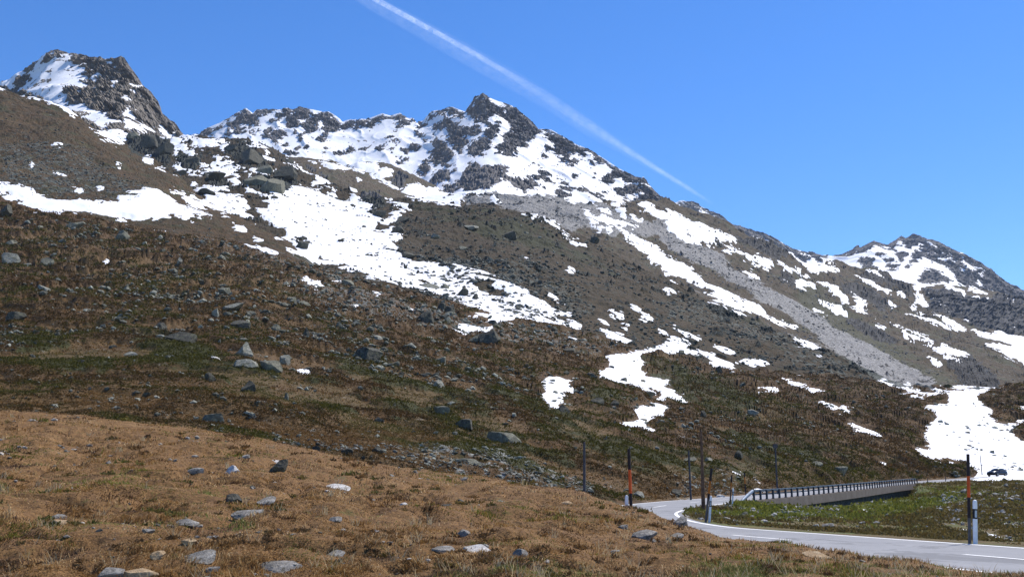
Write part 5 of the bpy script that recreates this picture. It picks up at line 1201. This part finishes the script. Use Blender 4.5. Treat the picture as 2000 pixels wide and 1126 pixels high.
for a in [
 (454,917,29,22,'w','p','bright white two-peaked stone lying on the meadow'),
 (542,930,33,25,'d','p','dark grey pointed stone right of the white stone'),
 (454,976,34,21,'d','b','dark bluish rough stone in the grass below the white stone'),
 (519,986,34,14,'s','s','grey flat stone right of the dark bluish rough stone'),
 (479,1017,58,18,'s','s','long pale slab rising to the right in the middle of the meadow'),
 (535,1047,56,16,'s','s','long pale slab just below the rising one'),
 (364,1029,42,13,'s','s','grey slab left of the two long pale slabs'),
 (547,1105,76,18,'s','s','largest grey slab at the bottom of the meadow'),
 (383,1109,64,17,'s','s','long grey slab at the bottom left of the largest slab'),
 (213,1131,48,26,'s','b','grey block cut by the bottom edge of the picture'),
 (270,1130,70,19,'t','b','crumbly tan clod at the bottom edge of the picture'),
 (409,919,32,12,'s','s','pale flat stone left of the white two-peaked stone'),
 (381,928,26,11,'s','b','small grey stone left of the pale flat one'),
 (412,1064,22,8,'s','s','small pale stone below the grey slab'),
 (537,1081,24,10,'w','s','small whitish stone above the largest grey slab'),
 (288,1047,22,11,'s','b','small grey stone on the left half of the meadow'),
 (414,1118,26,9,'s','b','small pale stone right of the long grey slab at the bottom'),
 (536,901,30,6,'w','s','thin white slab above the dark pointed stone'),
 (116,1001,26,9,'s','s','pale flat stone at the far left of the meadow'),
 (110,1031,30,10,'t','b','tan clod at the left edge of the meadow'),
 (305,1106,26,16,'t','b','upright tan clod above the crumbly one at the bottom'),
 (367,1084,30,10,'t','b','tan clod above the long grey slab'),
 (651,948,60,9,'w','s','long flat white slab on the upper meadow'),
 (638,1045,24,16,'d','b','dark cube-like stone in the middle of the meadow'),
 (655,1022,24,10,'s','s','pale stone above the dark cube-like one'),
 (868,984,46,7,'d','s','thin dark slab in the upper centre of the meadow'),
 (867,1083,46,15,'s','s','grey slab in the lower centre of the meadow'),
 (931,1085,50,14,'w','s','pale whitish slab right of the grey one in the lower centre'),
 (1017,1091,26,14,'s','b','light grey stone right of the pale whitish slab'),
 (1121,1113,22,7,'w','s','small white stone near the bottom right of centre'),
 (777,1043,26,9,'s','s','small pale slab right of the dark cube-like stone'),
 (908,1045,28,16,'s','s','grey slab tilting down to the right in the centre of the meadow'),
 (979,977,22,9,'s','b','small dark grey stone in the upper right of the meadow'),
 (790,990,18,7,'w','r','tiny white stone left of the thin dark slab'),
 (1108,978,22,7,'t','s','tan flake of earth near the leftmost grey pole'),
 (653,1087,36,10,'s','s','pale slab below the dark cube-like stone'),
 (948,1071,14,7,'s','b','tiny pale stone above the pale whitish slab'),
 (1329,1027,26,20,'s','b','rough grey stone on the meadow edge beside the road bend'),
 (1259,1048,48,18,'s','s','wide ribbed grey stone left of the stone beside the bend'),
 (1217,1036,19,8,'s','b','small grey stone left of the wide ribbed one'),
 (1322,1048,26,7,'s','s','thin pale slab below the stone beside the bend'),
 (1204,1064,24,9,'s','b','pale stone below the wide ribbed one'),
 (1402,1104,15,7,'d','b','small dark stone in the lower right meadow'),
 (1600,1095,54,10,'t','s','flat tan clod on the meadow beside the near road')]:
    boulder('meadow', *a, group='stones lying in the meadow', name='meadow_stone')
for a in [(1451,1011,22,13,'g','b','grey-green stone on the grass inside the road bend'), (1422,1016,14,7,'w','s','small white stone on the grass near the leaning pole'),
          (1621,1035,28,14,'s','r','pale grey bush-sized stone beside the near road'), (1470,1004,24,9,'s','s','flat stone on the grass under the guard rail start')]:
    boulder('road_bank', *a, group='stones on the road bank', name='bank_stone')
print('named rocks', BN)

# random individual boulders (shared mesh data)
PROTO = []
for k in range(14):
    v = rock_shape(500 + k, 'bbpsbrbpsb'[k % 10], ICO2 if False else ICO4, 12)
    o = mesh_np('boulder', v, ICO4[1], [RM['g'], RM['d'], RM['g'], RM['p'], RM['d'], RM['g'], RM['d']][k % 7]); PROTO.append(o)
rs = np.random.RandomState(5)
def crest_row(knots, px): return X(knots, px, 1)
def visible(px, row, layer):
    f = crest_row(FG_CREST, px)
    if layer == 'heath_slope':
        b = np.minimum(f, crest_row(A_ROAD, px)); return (row < np.minimum(f + 16, crest_row(A_ROAD, px) - 3)) & (row > crest_row(A_CREST, px) + 3)
    if layer == 'valley_slope': return (row < crest_row(A_CREST, px)) & (row > crest_row(V_CREST, px) + 3) & ((px > 620) | (row < crest_row(B_CREST, px)))
    if layer == 'foot_slope': return (row < crest_row(A_CREST, px)) & (row > crest_row(B_CREST, px) + 3)
    if layer == 'moraine_slope': return (row < np.minimum(crest_row(V_CREST, px), crest_row(A_CREST, px))) & (row > crest_row(G_CREST, px) + 4)
    if layer == 'road_bank':
        return (row < crest_row(near_e, px) - 4) & (row > crest_row(B_TOP, px) + 4) & (px > 1345)
    if layer == 'meadow': return (row < 1160) & (row > f + 2)
def scatter(layer, n, x0, x1, y0, y1, wfun=None):
    out = [[], []]; got = 0
    while got < n:
        px = rs.uniform(x0, x1, 8000); row = rs.uniform(y0, y1, 8000)
        ok = visible(px, row, layer)
        px = px[ok]; row = row[ok]
        P, zr_, zg_, pm = at_many(layer, px, row, ('zr', 'zg', 'pxm'))
        if wfun is not None:
            w = wfun(P, zr_, zg_, pm, px, row); k = rs.rand(len(px)) < w
            px = px[k]; row = row[k]
        out[0].append(px); out[1].append(row); got += len(px)
    px = np.concatenate(out[0])[:n]; row = np.concatenate(out[1])[:n]
    P, zr_, zg_, pm = at_many(layer, px, row, ('zr', 'zg', 'pxm'))
    return px, row, P, zr_, zg_, pm
used = [0] * len(PROTO)
def clump(P, s, seed): return smooth01(fbm(P / s, 3, 0.5, seed=seed) * 2.2 + 0.25)
for layer, n, box, grp, lab, smin, smax in [
        ('heath_slope', 62, (0, 700, 400, 860), 'unnamed boulders on the left of the heath slope', 'grey lichened boulder scattered with many like it on the left heath slope', 8, 16),
        ('heath_slope', 40, (700, 1240, 600, 930), 'unnamed boulders in the middle of the heath slope', 'grey boulder scattered with many like it on the heath left of the poles', 8, 17),
        ('heath_slope', 26, (1240, 2000, 690, 930), 'unnamed boulders on the right of the heath slope', 'small grey boulder scattered on the heath above the bridge', 6, 13),
        ('valley_slope', 20, (560, 1250, 390, 650), 'unnamed boulders on the dark hump', 'dark boulder scattered on the hump and snow of the upper valley', 8, 15)]:
    px, row, P, zr_, zg_, pm = scatter(layer, n, *box, wfun=lambda P, a, b, c, x, y: 0.15 + 0.85 * clump(P, 14, 81))
    for k in range(n):
        q = rs.randint(len(PROTO))
        o = PROTO[q] if used[q] == 0 else PROTO[q].copy()
        if used[q]: COL.objects.link(o)
        used[q] += 1
        s = rs.uniform(smin, smax) * (0.6 + 0.4 * rs.rand()) * pm[k] / 2
        o.scale = (s, s * rs.uniform(0.6, 0.95), s * rs.uniform(0.45, 0.8)); o.rotation_euler = (rs.uniform(-.3, .3), rs.uniform(-.3, .3), rs.uniform(0, 6.28))
        o.location = P[k] + np.array([0, 0, o.scale[2] * 0.12]); tag(o, lab, 'boulder', grp)
for k, u_ in enumerate(used):
    if u_ == 0: bpy.data.objects.remove(PROTO[k])

# ------------------------------------------------------------------ uncountable small stones
M_tint = NT('stone_tint'); p = M_tint.pos(); tc = M_tint.attr('tint', 'Color')
M_tint.color(M_tint.mix(0.8, tc, M_tint.mix(M_tint.ramp(M_tint.noise(p, 2.5, 5, 0.8), 0.3, 0.7), (0.6, 0.6, 0.6), (1.4, 1.4, 1.4)), 'MULTIPLY')); M_tint = M_tint.m
LIBS = [rock_shape(900 + k, 'bps'[k % 3], ICO1, 7, 0) for k in range(24)]
def stones(layer, n, box, smin, smax, wfun, dark, light, label, power=2.2):
    px, row, P, zr_, zg_, pm = scatter(layer, n, *box, wfun=wfun)
    s = (smin + (smax - smin) * rs.rand(n) ** power) * pm / 2
    nv = len(ICO1[0]); V = np.empty((n, nv, 3))
    lib = np.array(LIBS)[rs.randint(0, len(LIBS), n)]
    sc = np.stack([s, s * rs.uniform(0.6, 1, n), s * rs.uniform(0.35, 0.85, n)], 1)
    v = lib * sc[:, None, :]
    a = rs.uniform(0, 6.28, n); c, si = np.cos(a)[:, None], np.sin(a)[:, None]
    V[..., 0] = v[..., 0] * c - v[..., 1] * si; V[..., 1] = v[..., 0] * si + v[..., 1] * c
    V[..., 2] = v[..., 2] + rs.uniform(-.3, .3, n)[:, None] * V[..., 0]
    V += P[:, None, :]; V[..., 2] += (sc[:, 2] * 0.25)[:, None]
    Fq = (ICO1[1][None] + (np.arange(n) * nv)[:, None, None]).reshape(-1, 3)
    t = rs.rand(n) ** 1.6
    col = np.array(dark)[None] * (1 - t[:, None]) + np.array(light)[None] * t[:, None]
    o = mesh_np('scattered_stones', V.reshape(-1, 3), Fq, M_tint, colors=np.repeat(col, nv, 0))
    tag(o, label, 'stones', kind='stuff')
stones('heath_slope', 2600, (60, 1120, 480, 860), 4, 19, lambda P, zr, zg, pm, x, y: clump(P, 7, 81) ** 2 * (0.15 + 0.85 * smooth01(1 - (np.abs((x - 560) / 480) ** 2 + np.abs((y - 630 - 0.12 * (x - 560)) / 130) ** 2)) ** 0.5), (0.06, 0.06, 0.045), (0.25, 0.25, 0.20), 'angular grey-green rubble between the boulders of the heath slope', 2.0)
stones('valley_slope', 1400, (760, 1150, 500, 640), 3, 14, lambda P, zr, zg, pm, x, y: (0.15 + 0.85 * clump(P, 12, 89)) * smooth01((1150 - x) / 150) * smooth01((x - 760) / 80), (0.045, 0.047, 0.038), (0.20, 0.20, 0.165), 'dark stones breaking through the lower end of the central snowfield', 2.0)
stones('heath_slope', 13000, (-60, 2060, 390, 990), 2.0, 13, lambda P, zr, zg, pm, x, y: np.clip(0.04 + 0.4 * zr + 0.8 * clump(P, 9, 81) * clump(P, 30, 82) - 0.2 * zg, 0, 1) * np.where(x > 1500, 0.6, 1), (0.05, 0.055, 0.045), (0.27, 0.28, 0.235), 'loose grey stones strewn over the heath slope', 2.6)
stones('heath_slope', 500, (560, 1450, 840, 990), 2.5, 12, lambda P, zr, zg, pm, x, y: np.clip(0.03 + 0.9 * zr * clump(P, 8, 83), 0, 1), (0.045, 0.045, 0.038), (0.22, 0.215, 0.19), 'stony strip behind the edge of the meadow')
stones('valley_slope', 9000, (-60, 1840, 255, 760), 1.6, 9, lambda P, zr, zg, pm, x, y: np.clip(0.10 + 0.6 * zr + 0.55 * clump(P, 30, 84), 0, 1), (0.035, 0.04, 0.035), (0.15, 0.16, 0.135), 'dark stones strewn over the upper valley and its snow', 3)
stones('moraine_slope', 5000, (800, 2060, 370, 770), 1.5, 6, lambda P, zr, zg, pm, x, y: np.clip(0.10 + 0.8 * clump(P, 45, 85), 0, 1), (0.05, 0.052, 0.048), (0.26, 0.26, 0.25), 'rubble strewn over the moraine and right flank', 3)
stones('foot_slope', 2500, (-60, 620, 170, 470), 1.5, 6, lambda P, zr, zg, pm, x, y: np.clip(0.06 + 0.8 * zr, 0, 1), (0.05, 0.055, 0.05), (0.2, 0.21, 0.19), 'rubble strewn over the slope under the rocky peak', 3)
stones('road_bank', 2600, (1345, 2060, 935, 1065), 2.5, 15, lambda P, zr, zg, pm, x, y: np.clip(0.04 + 0.9 * np.maximum(smooth01((x - 1780) / 80) * smooth01((y - 955) / 12) * smooth01((1030 - y) / 12) * (0.25 + 0.75 * clump(P, 7, 86)), np.maximum(smooth01((crest_row(B_TOP, x) + 34 - y) / 10) * smooth01((1650 - x) / 15) * smooth01((x - 1500) / 15), smooth01((1560 - x) / 40) * 0.5 * clump(P, 5, 87))), 0, 1), (0.09, 0.09, 0.08), (0.36, 0.35, 0.33), 'rubble lying on the bank below the bridge', 2.0)
stones('meadow', 900, (-60, 2060, 800, 1150), 1.5, 15, lambda P, zr, zg, pm, x, y: 0.05 + 0.9 * clump(P, 4, 88), (0.07, 0.065, 0.055), (0.38, 0.34, 0.29), 'small pale stones lying in the meadow grass', 3.2)

# ------------------------------------------------------------------ plants nobody could count
n_ = NT('leaf_tint'); tc = n_.attr('tint', 'Color'); n_.color(tc); n_.b.inputs['Roughness'].default_value = 0.8
tl = n_.n('ShaderNodeBsdfTranslucent'); n_.l(tc, tl.inputs[0]); mx = n_.n('ShaderNodeMixShader'); mx.inputs[0].default_value = 0.3
n_.l(n_.b.outputs[0], mx.inputs[1]); n_.l(tl.outputs[0], mx.inputs[2]); n_.l(mx.outputs[0], n_.out.inputs['Surface']); M_leaf = n_.m
def heath(layer, n, box, label, per=6, hpx=(2.5, 6), hmax=0.75, pal=None, wfun=None, gshift=0.0, gz=0.42):
    px, row, P, zr_, zg_, pm = scatter(layer, n, *box, wfun=wfun)
    S = LAY[layer]['S']
    h = np.minimum(rs.uniform(*hpx, n) * pm, hmax)
    N = n * per
    c = np.repeat(P, per, 0); hh = np.repeat(h, per)
    off = rs.normal(0, 1, (N, 3)) * (1.0, 1.0, 0.15) * hh[:, None] * 0.9
    c = c + off; c[:, 2] += np.abs(rs.normal(0, 0.35, N)) * hh
    a = rs.uniform(0, 6.28, N); dx = np.stack([np.cos(a), np.sin(a), rs.uniform(-.3, .3, N)], 1)
    up = np.stack([rs.normal(0, .5, N), rs.normal(0, .5, N), np.ones(N)], 1)
    w = hh * rs.uniform(0.2, 0.5, N)
    V = np.stack([c - dx * w[:, None], c + dx * w[:, None], c + up * (hh * rs.uniform(0.4, 0.9, N))[:, None]], 1).reshape(-1, 3)
    Fq = np.arange(N * 3).reshape(-1, 3)
    g = 1.5 * fbm(P / 9.0, 5, 0.65, seed=77) + gz * (zg_ - 0.45) + rs.normal(0, 0.12, n) + gshift
    k = smooth01(g * 1.6 + 0.45)
    t = rs.rand(n)
    br, br2, gn, gn2 = [np.array(q) for q in pal]
    col = (br * (1 - t[:, None]) + br2 * t[:, None]) * (1 - k[:, None]) + (gn * (1 - t[:, None]) + gn2 * t[:, None]) * k[:, None]
    col = np.repeat(col, per, 0) * rs.uniform(0.7, 1.3, N)[:, None]
    o = mesh_np('heath_shrubs' , V, Fq, M_leaf, colors=np.repeat(col, 3, 0)); tag(o, label, 'shrubs', kind='stuff')
def nosnow(layer):
    def f(P, zr, zg, pm, x, y):
        if layer == 'road_bank':
            S = at_many(layer, x, y, ('S',))[1]; return np.where(S > -2.5, 0, 0.1 + 0.9 * smooth01(fbm(P / 2.5, 4, 0.6, seed=79) * 3 + 0.4))
        S = at_many(layer, x, y, ('S',))[1]
        return np.where(S > -1.5, 0, (1 - 0.7 * np.clip(zr, 0, 1)) * (0.06 + 0.94 * smooth01((matf(P) - 0.05) * 3)))
    return f
heath('heath_slope', 95000, (-60, 2060, 390, 990), 'low brown and dark green heath shrubs covering the slope', hpx=(1.6, 4.8), hmax=0.6, pal=((0.045, 0.029, 0.011), (0.105, 0.059, 0.020), (0.038, 0.037, 0.006), (0.088, 0.080, 0.014)), gshift=0.12, wfun=nosnow('heath_slope'))
heath('road_bank', 16000, (1345, 2060, 935, 1065), 'green and brown grass tufts on the road bank', hpx=(2.5, 7), hmax=0.3, pal=((0.10, 0.068, 0.022), (0.17, 0.13, 0.042), (0.115, 0.125, 0.018), (0.23, 0.225, 0.04)), gshift=-0.05, gz=1.2, wfun=nosnow('road_bank'))

def goldw(P, zr, zg, pm, x, y):
    S = at_many('heath_slope', x, y, ('S',))[1]
    return np.where(S > -1.5, 0, (0.35 + smooth01(polysd(x, y, GOLD, 40) / 24 + 0.5)) * (1 - 0.8 * smooth01((matf(P) - 0.1) * 3)) * 0.8)
heath('heath_slope', 60000, (-60, 2060, 560, 990), 'short dry grass between the heath shrubs', hpx=(1.4, 3.6), hmax=0.3, pal=((0.12, 0.066, 0.024), (0.23, 0.13, 0.046), (0.07, 0.066, 0.016), (0.15, 0.12, 0.035)), wfun=goldw)
heath('meadow', 560, (-60, 2060, 810, 1150), 'dark low tufts dotted over the meadow', per=36, hpx=(3, 9), hmax=0.14, pal=((0.09, 0.052, 0.022), (0.19, 0.105, 0.04), (0.065, 0.065, 0.016), (0.13, 0.12, 0.028)), wfun=lambda P, zr, zg, pm, x, y: 0.1 + 0.9 * clump(P, 3, 90))
# meadow grass
def grass(n, hrange, label, weight=None, seed=0):
    px = []; row = []
    tot = 0
    while tot < n:
        x = rs.uniform(-80, 2080, 60000); y = rs.uniform(800, 1190, 60000)
        ok = y > crest_row(FG_CREST, x) - 1
        x = x[ok]; y = y[ok]
        P = at_many('meadow', x, y)[0]
        k = rs.rand(len(x)) < (0.30 + 0.7 * smooth01(fbm(P / 0.5, 2, seed=111) * 2 + 0.5))
        if weight is not None: k &= rs.rand(len(x)) < weight(P)
        px.append(x[k]); row.append(y[k]); tot += k.sum()
    px = np.concatenate(px)[:n]; row = np.concatenate(row)[:n]
    P = at_many('meadow', px, row)[0]
    FP = LAY['meadow']['full']; nv_ = LAY['meadow']['nv']; n2 = 24000       # the far side of the knoll too
    jj = rs.uniform(nv_ - 1.5, nv_ + 4.5, n2); cc = rs.uniform(0, FP.shape[1] - 1.01, n2)
    ja = jj.astype(int); ca = cc.astype(int); fj = (jj - ja)[:, None]; fc = (cc - ca)[:, None]
    P2 = (FP[ja, ca] * (1 - fc) + FP[ja, ca + 1] * fc) * (1 - fj) + (FP[ja + 1, ca] * (1 - fc) + FP[ja + 1, ca + 1] * fc) * fj
    P = np.concatenate([P, P2]); n = len(P)
    D = P[:, 1]; pm = D / F
    tus = smooth01(fbm(P / 0.55, 3, seed=115) * 2.6)
    L = rs.uniform(*hrange, n) * (0.6 + 1.0 * tus)
    # matted: blades lean along a locally shared direction
    th = fbm(P / 1.2, 2, seed=113) * 5 + rs.normal(0, 0.8, n)
    el = np.radians(np.clip(rs.normal(24, 16, n) + 20 * tus, 3, 80))
    d = np.stack([np.cos(th) * np.cos(el), np.sin(th) * np.cos(el), np.sin(el)], 1)
    sd = np.stack([-np.sin(th), np.cos(th), rs.uniform(-.4, .4, n)], 1)
    w = pm * rs.uniform(0.45, 0.85, n)
    mid = P + d * (L * 0.55)[:, None] + np.array([0, 0, 1]) * (L * 0.06)[:, None]
    tip = P + d * L[:, None] - np.array([0, 0, 1]) * (L * 0.12)[:, None]
    V = np.stack([P - sd * w[:, None], P + sd * w[:, None], mid + sd * (w * 0.7)[:, None], mid - sd * (w * 0.7)[:, None], tip], 1).reshape(-1, 3)
    b = np.arange(n)[:, None] * 5
    Fq = np.concatenate([b + [0, 1, 2], b + [0, 2, 3], b + [3, 2, 4]], 0)
    pal = np.array([(0.29, 0.165, 0.058), (0.19, 0.100, 0.035), (0.43, 0.28, 0.12), (0.54, 0.40, 0.22), (0.15, 0.15, 0.03), (0.10, 0.12, 0.018), (0.075, 0.042, 0.022)])
    gx, gy = proj(P); g = fbm(P / 1.7, 4, 0.65, seed=117) + rs.normal(0, 0.10, n) - 0.06 + 0.5 * smooth01(polysd(gx, gy, MGREEN, 30) / 30 + 0.5)
    r_ = rs.rand(n)
    idx = np.where(r_ < 0.38, 0, np.where(r_ < 0.64, 1, np.where(r_ < 0.84, 2, np.where(r_ < 0.90, 3, 6))))
    gi = np.where(rs.rand(n) < 0.5, 4, 5)
    idx = np.where((g > 0.14) & (rs.rand(n) < smooth01((g - 0.1) * 4) * 0.8), gi, idx)
    dk = fbm(P / 0.8, 3, seed=119) + rs.normal(0, 0.08, n)
    idx = np.where((dk > 0.22) & (rs.rand(n) < 0.85), 6, idx)
    col = pal[idx] * rs.uniform(0.75, 1.25, n)[:, None]
    o = mesh_np('meadow_grass', V, Fq, M_leaf, colors=np.repeat(col, 5, 0)); tag(o, label, 'grass', kind='stuff')
grass(300000, (0.035, 0.085), 'matted dry brown grass covering the meadow')

# tall dry straws sticking out of the turf here and there
def straws(n):
    x = rs.uniform(-60, 2000, n); y = crest_row(FG_CREST, x) + 8 + rs.rand(n) * (1150 - crest_row(FG_CREST, x)) 
    C = at_many('meadow', x, y)[0]; V = []; 
    for c in C:
        k = rs.randint(3, 12)
        for q in range(k):
            b = c + rs.normal(0, 0.05, 3) * (1, 1, 0); L = rs.uniform(0.08, 0.26); th = rs.uniform(0, 6.28); l = rs.uniform(0.3, 1.1)
            d = np.array([math.cos(th) * l, math.sin(th) * l, 1.0]); d /= np.linalg.norm(d); w = c[1] / F * 0.5
            t = b + d * L; m_ = b + d * L * 0.6 + (0, 0, L * 0.1)
            V.append([b - (w, 0, 0), b + (w, 0, 0), m_ + (w * .7, 0, 0), m_ - (w * .7, 0, 0), t])
    V = np.array(V).reshape(-1, 3); b = np.arange(len(V) // 5)[:, None] * 5
    Fq = np.concatenate([b + [0, 1, 2], b + [0, 2, 3], b + [3, 2, 4]], 0)
    col = np.repeat(np.array([(0.52, 0.42, 0.25)]) * rs.uniform(0.6, 1.2, (len(V) // 5, 1)), 5, 0)
    tag(mesh_np('dry_straw', V, Fq, M_leaf, colors=col), 'pale dry straws sticking out of the meadow', 'grass', kind='stuff')
straws(170)

# ------------------------------------------------------------------ mountain air
m = MB(); m.box(0, 1800, 380, 5200, 3900, 1100); hz = MB()
hm = bpy.data.materials.new('air'); hm.use_nodes = True; ht = hm.node_tree; ht.nodes.clear()
ho = ht.nodes.new('ShaderNodeOutputMaterial'); hv = ht.nodes.new('ShaderNodeVolumePrincipled')
hv.inputs['Color'].default_value = (0.62, 0.76, 1.0, 1); hv.inputs['Density'].default_value = 3.5e-5; hv.inputs['Anisotropy'].default_value = 0.1
ht.links.new(hv.outputs[0], ho.inputs['Volume'])
haze = m.build('haze', hm); tag(haze, 'thin blue mountain air over the valley', kind='stuff')
allz = [LAY[k]['full'] for k in LAY]
print('scene extent', [(round(float(min(a[..., c].min() for a in allz))), round(float(max(a[..., c].max() for a in allz)))) for c in range(3)])
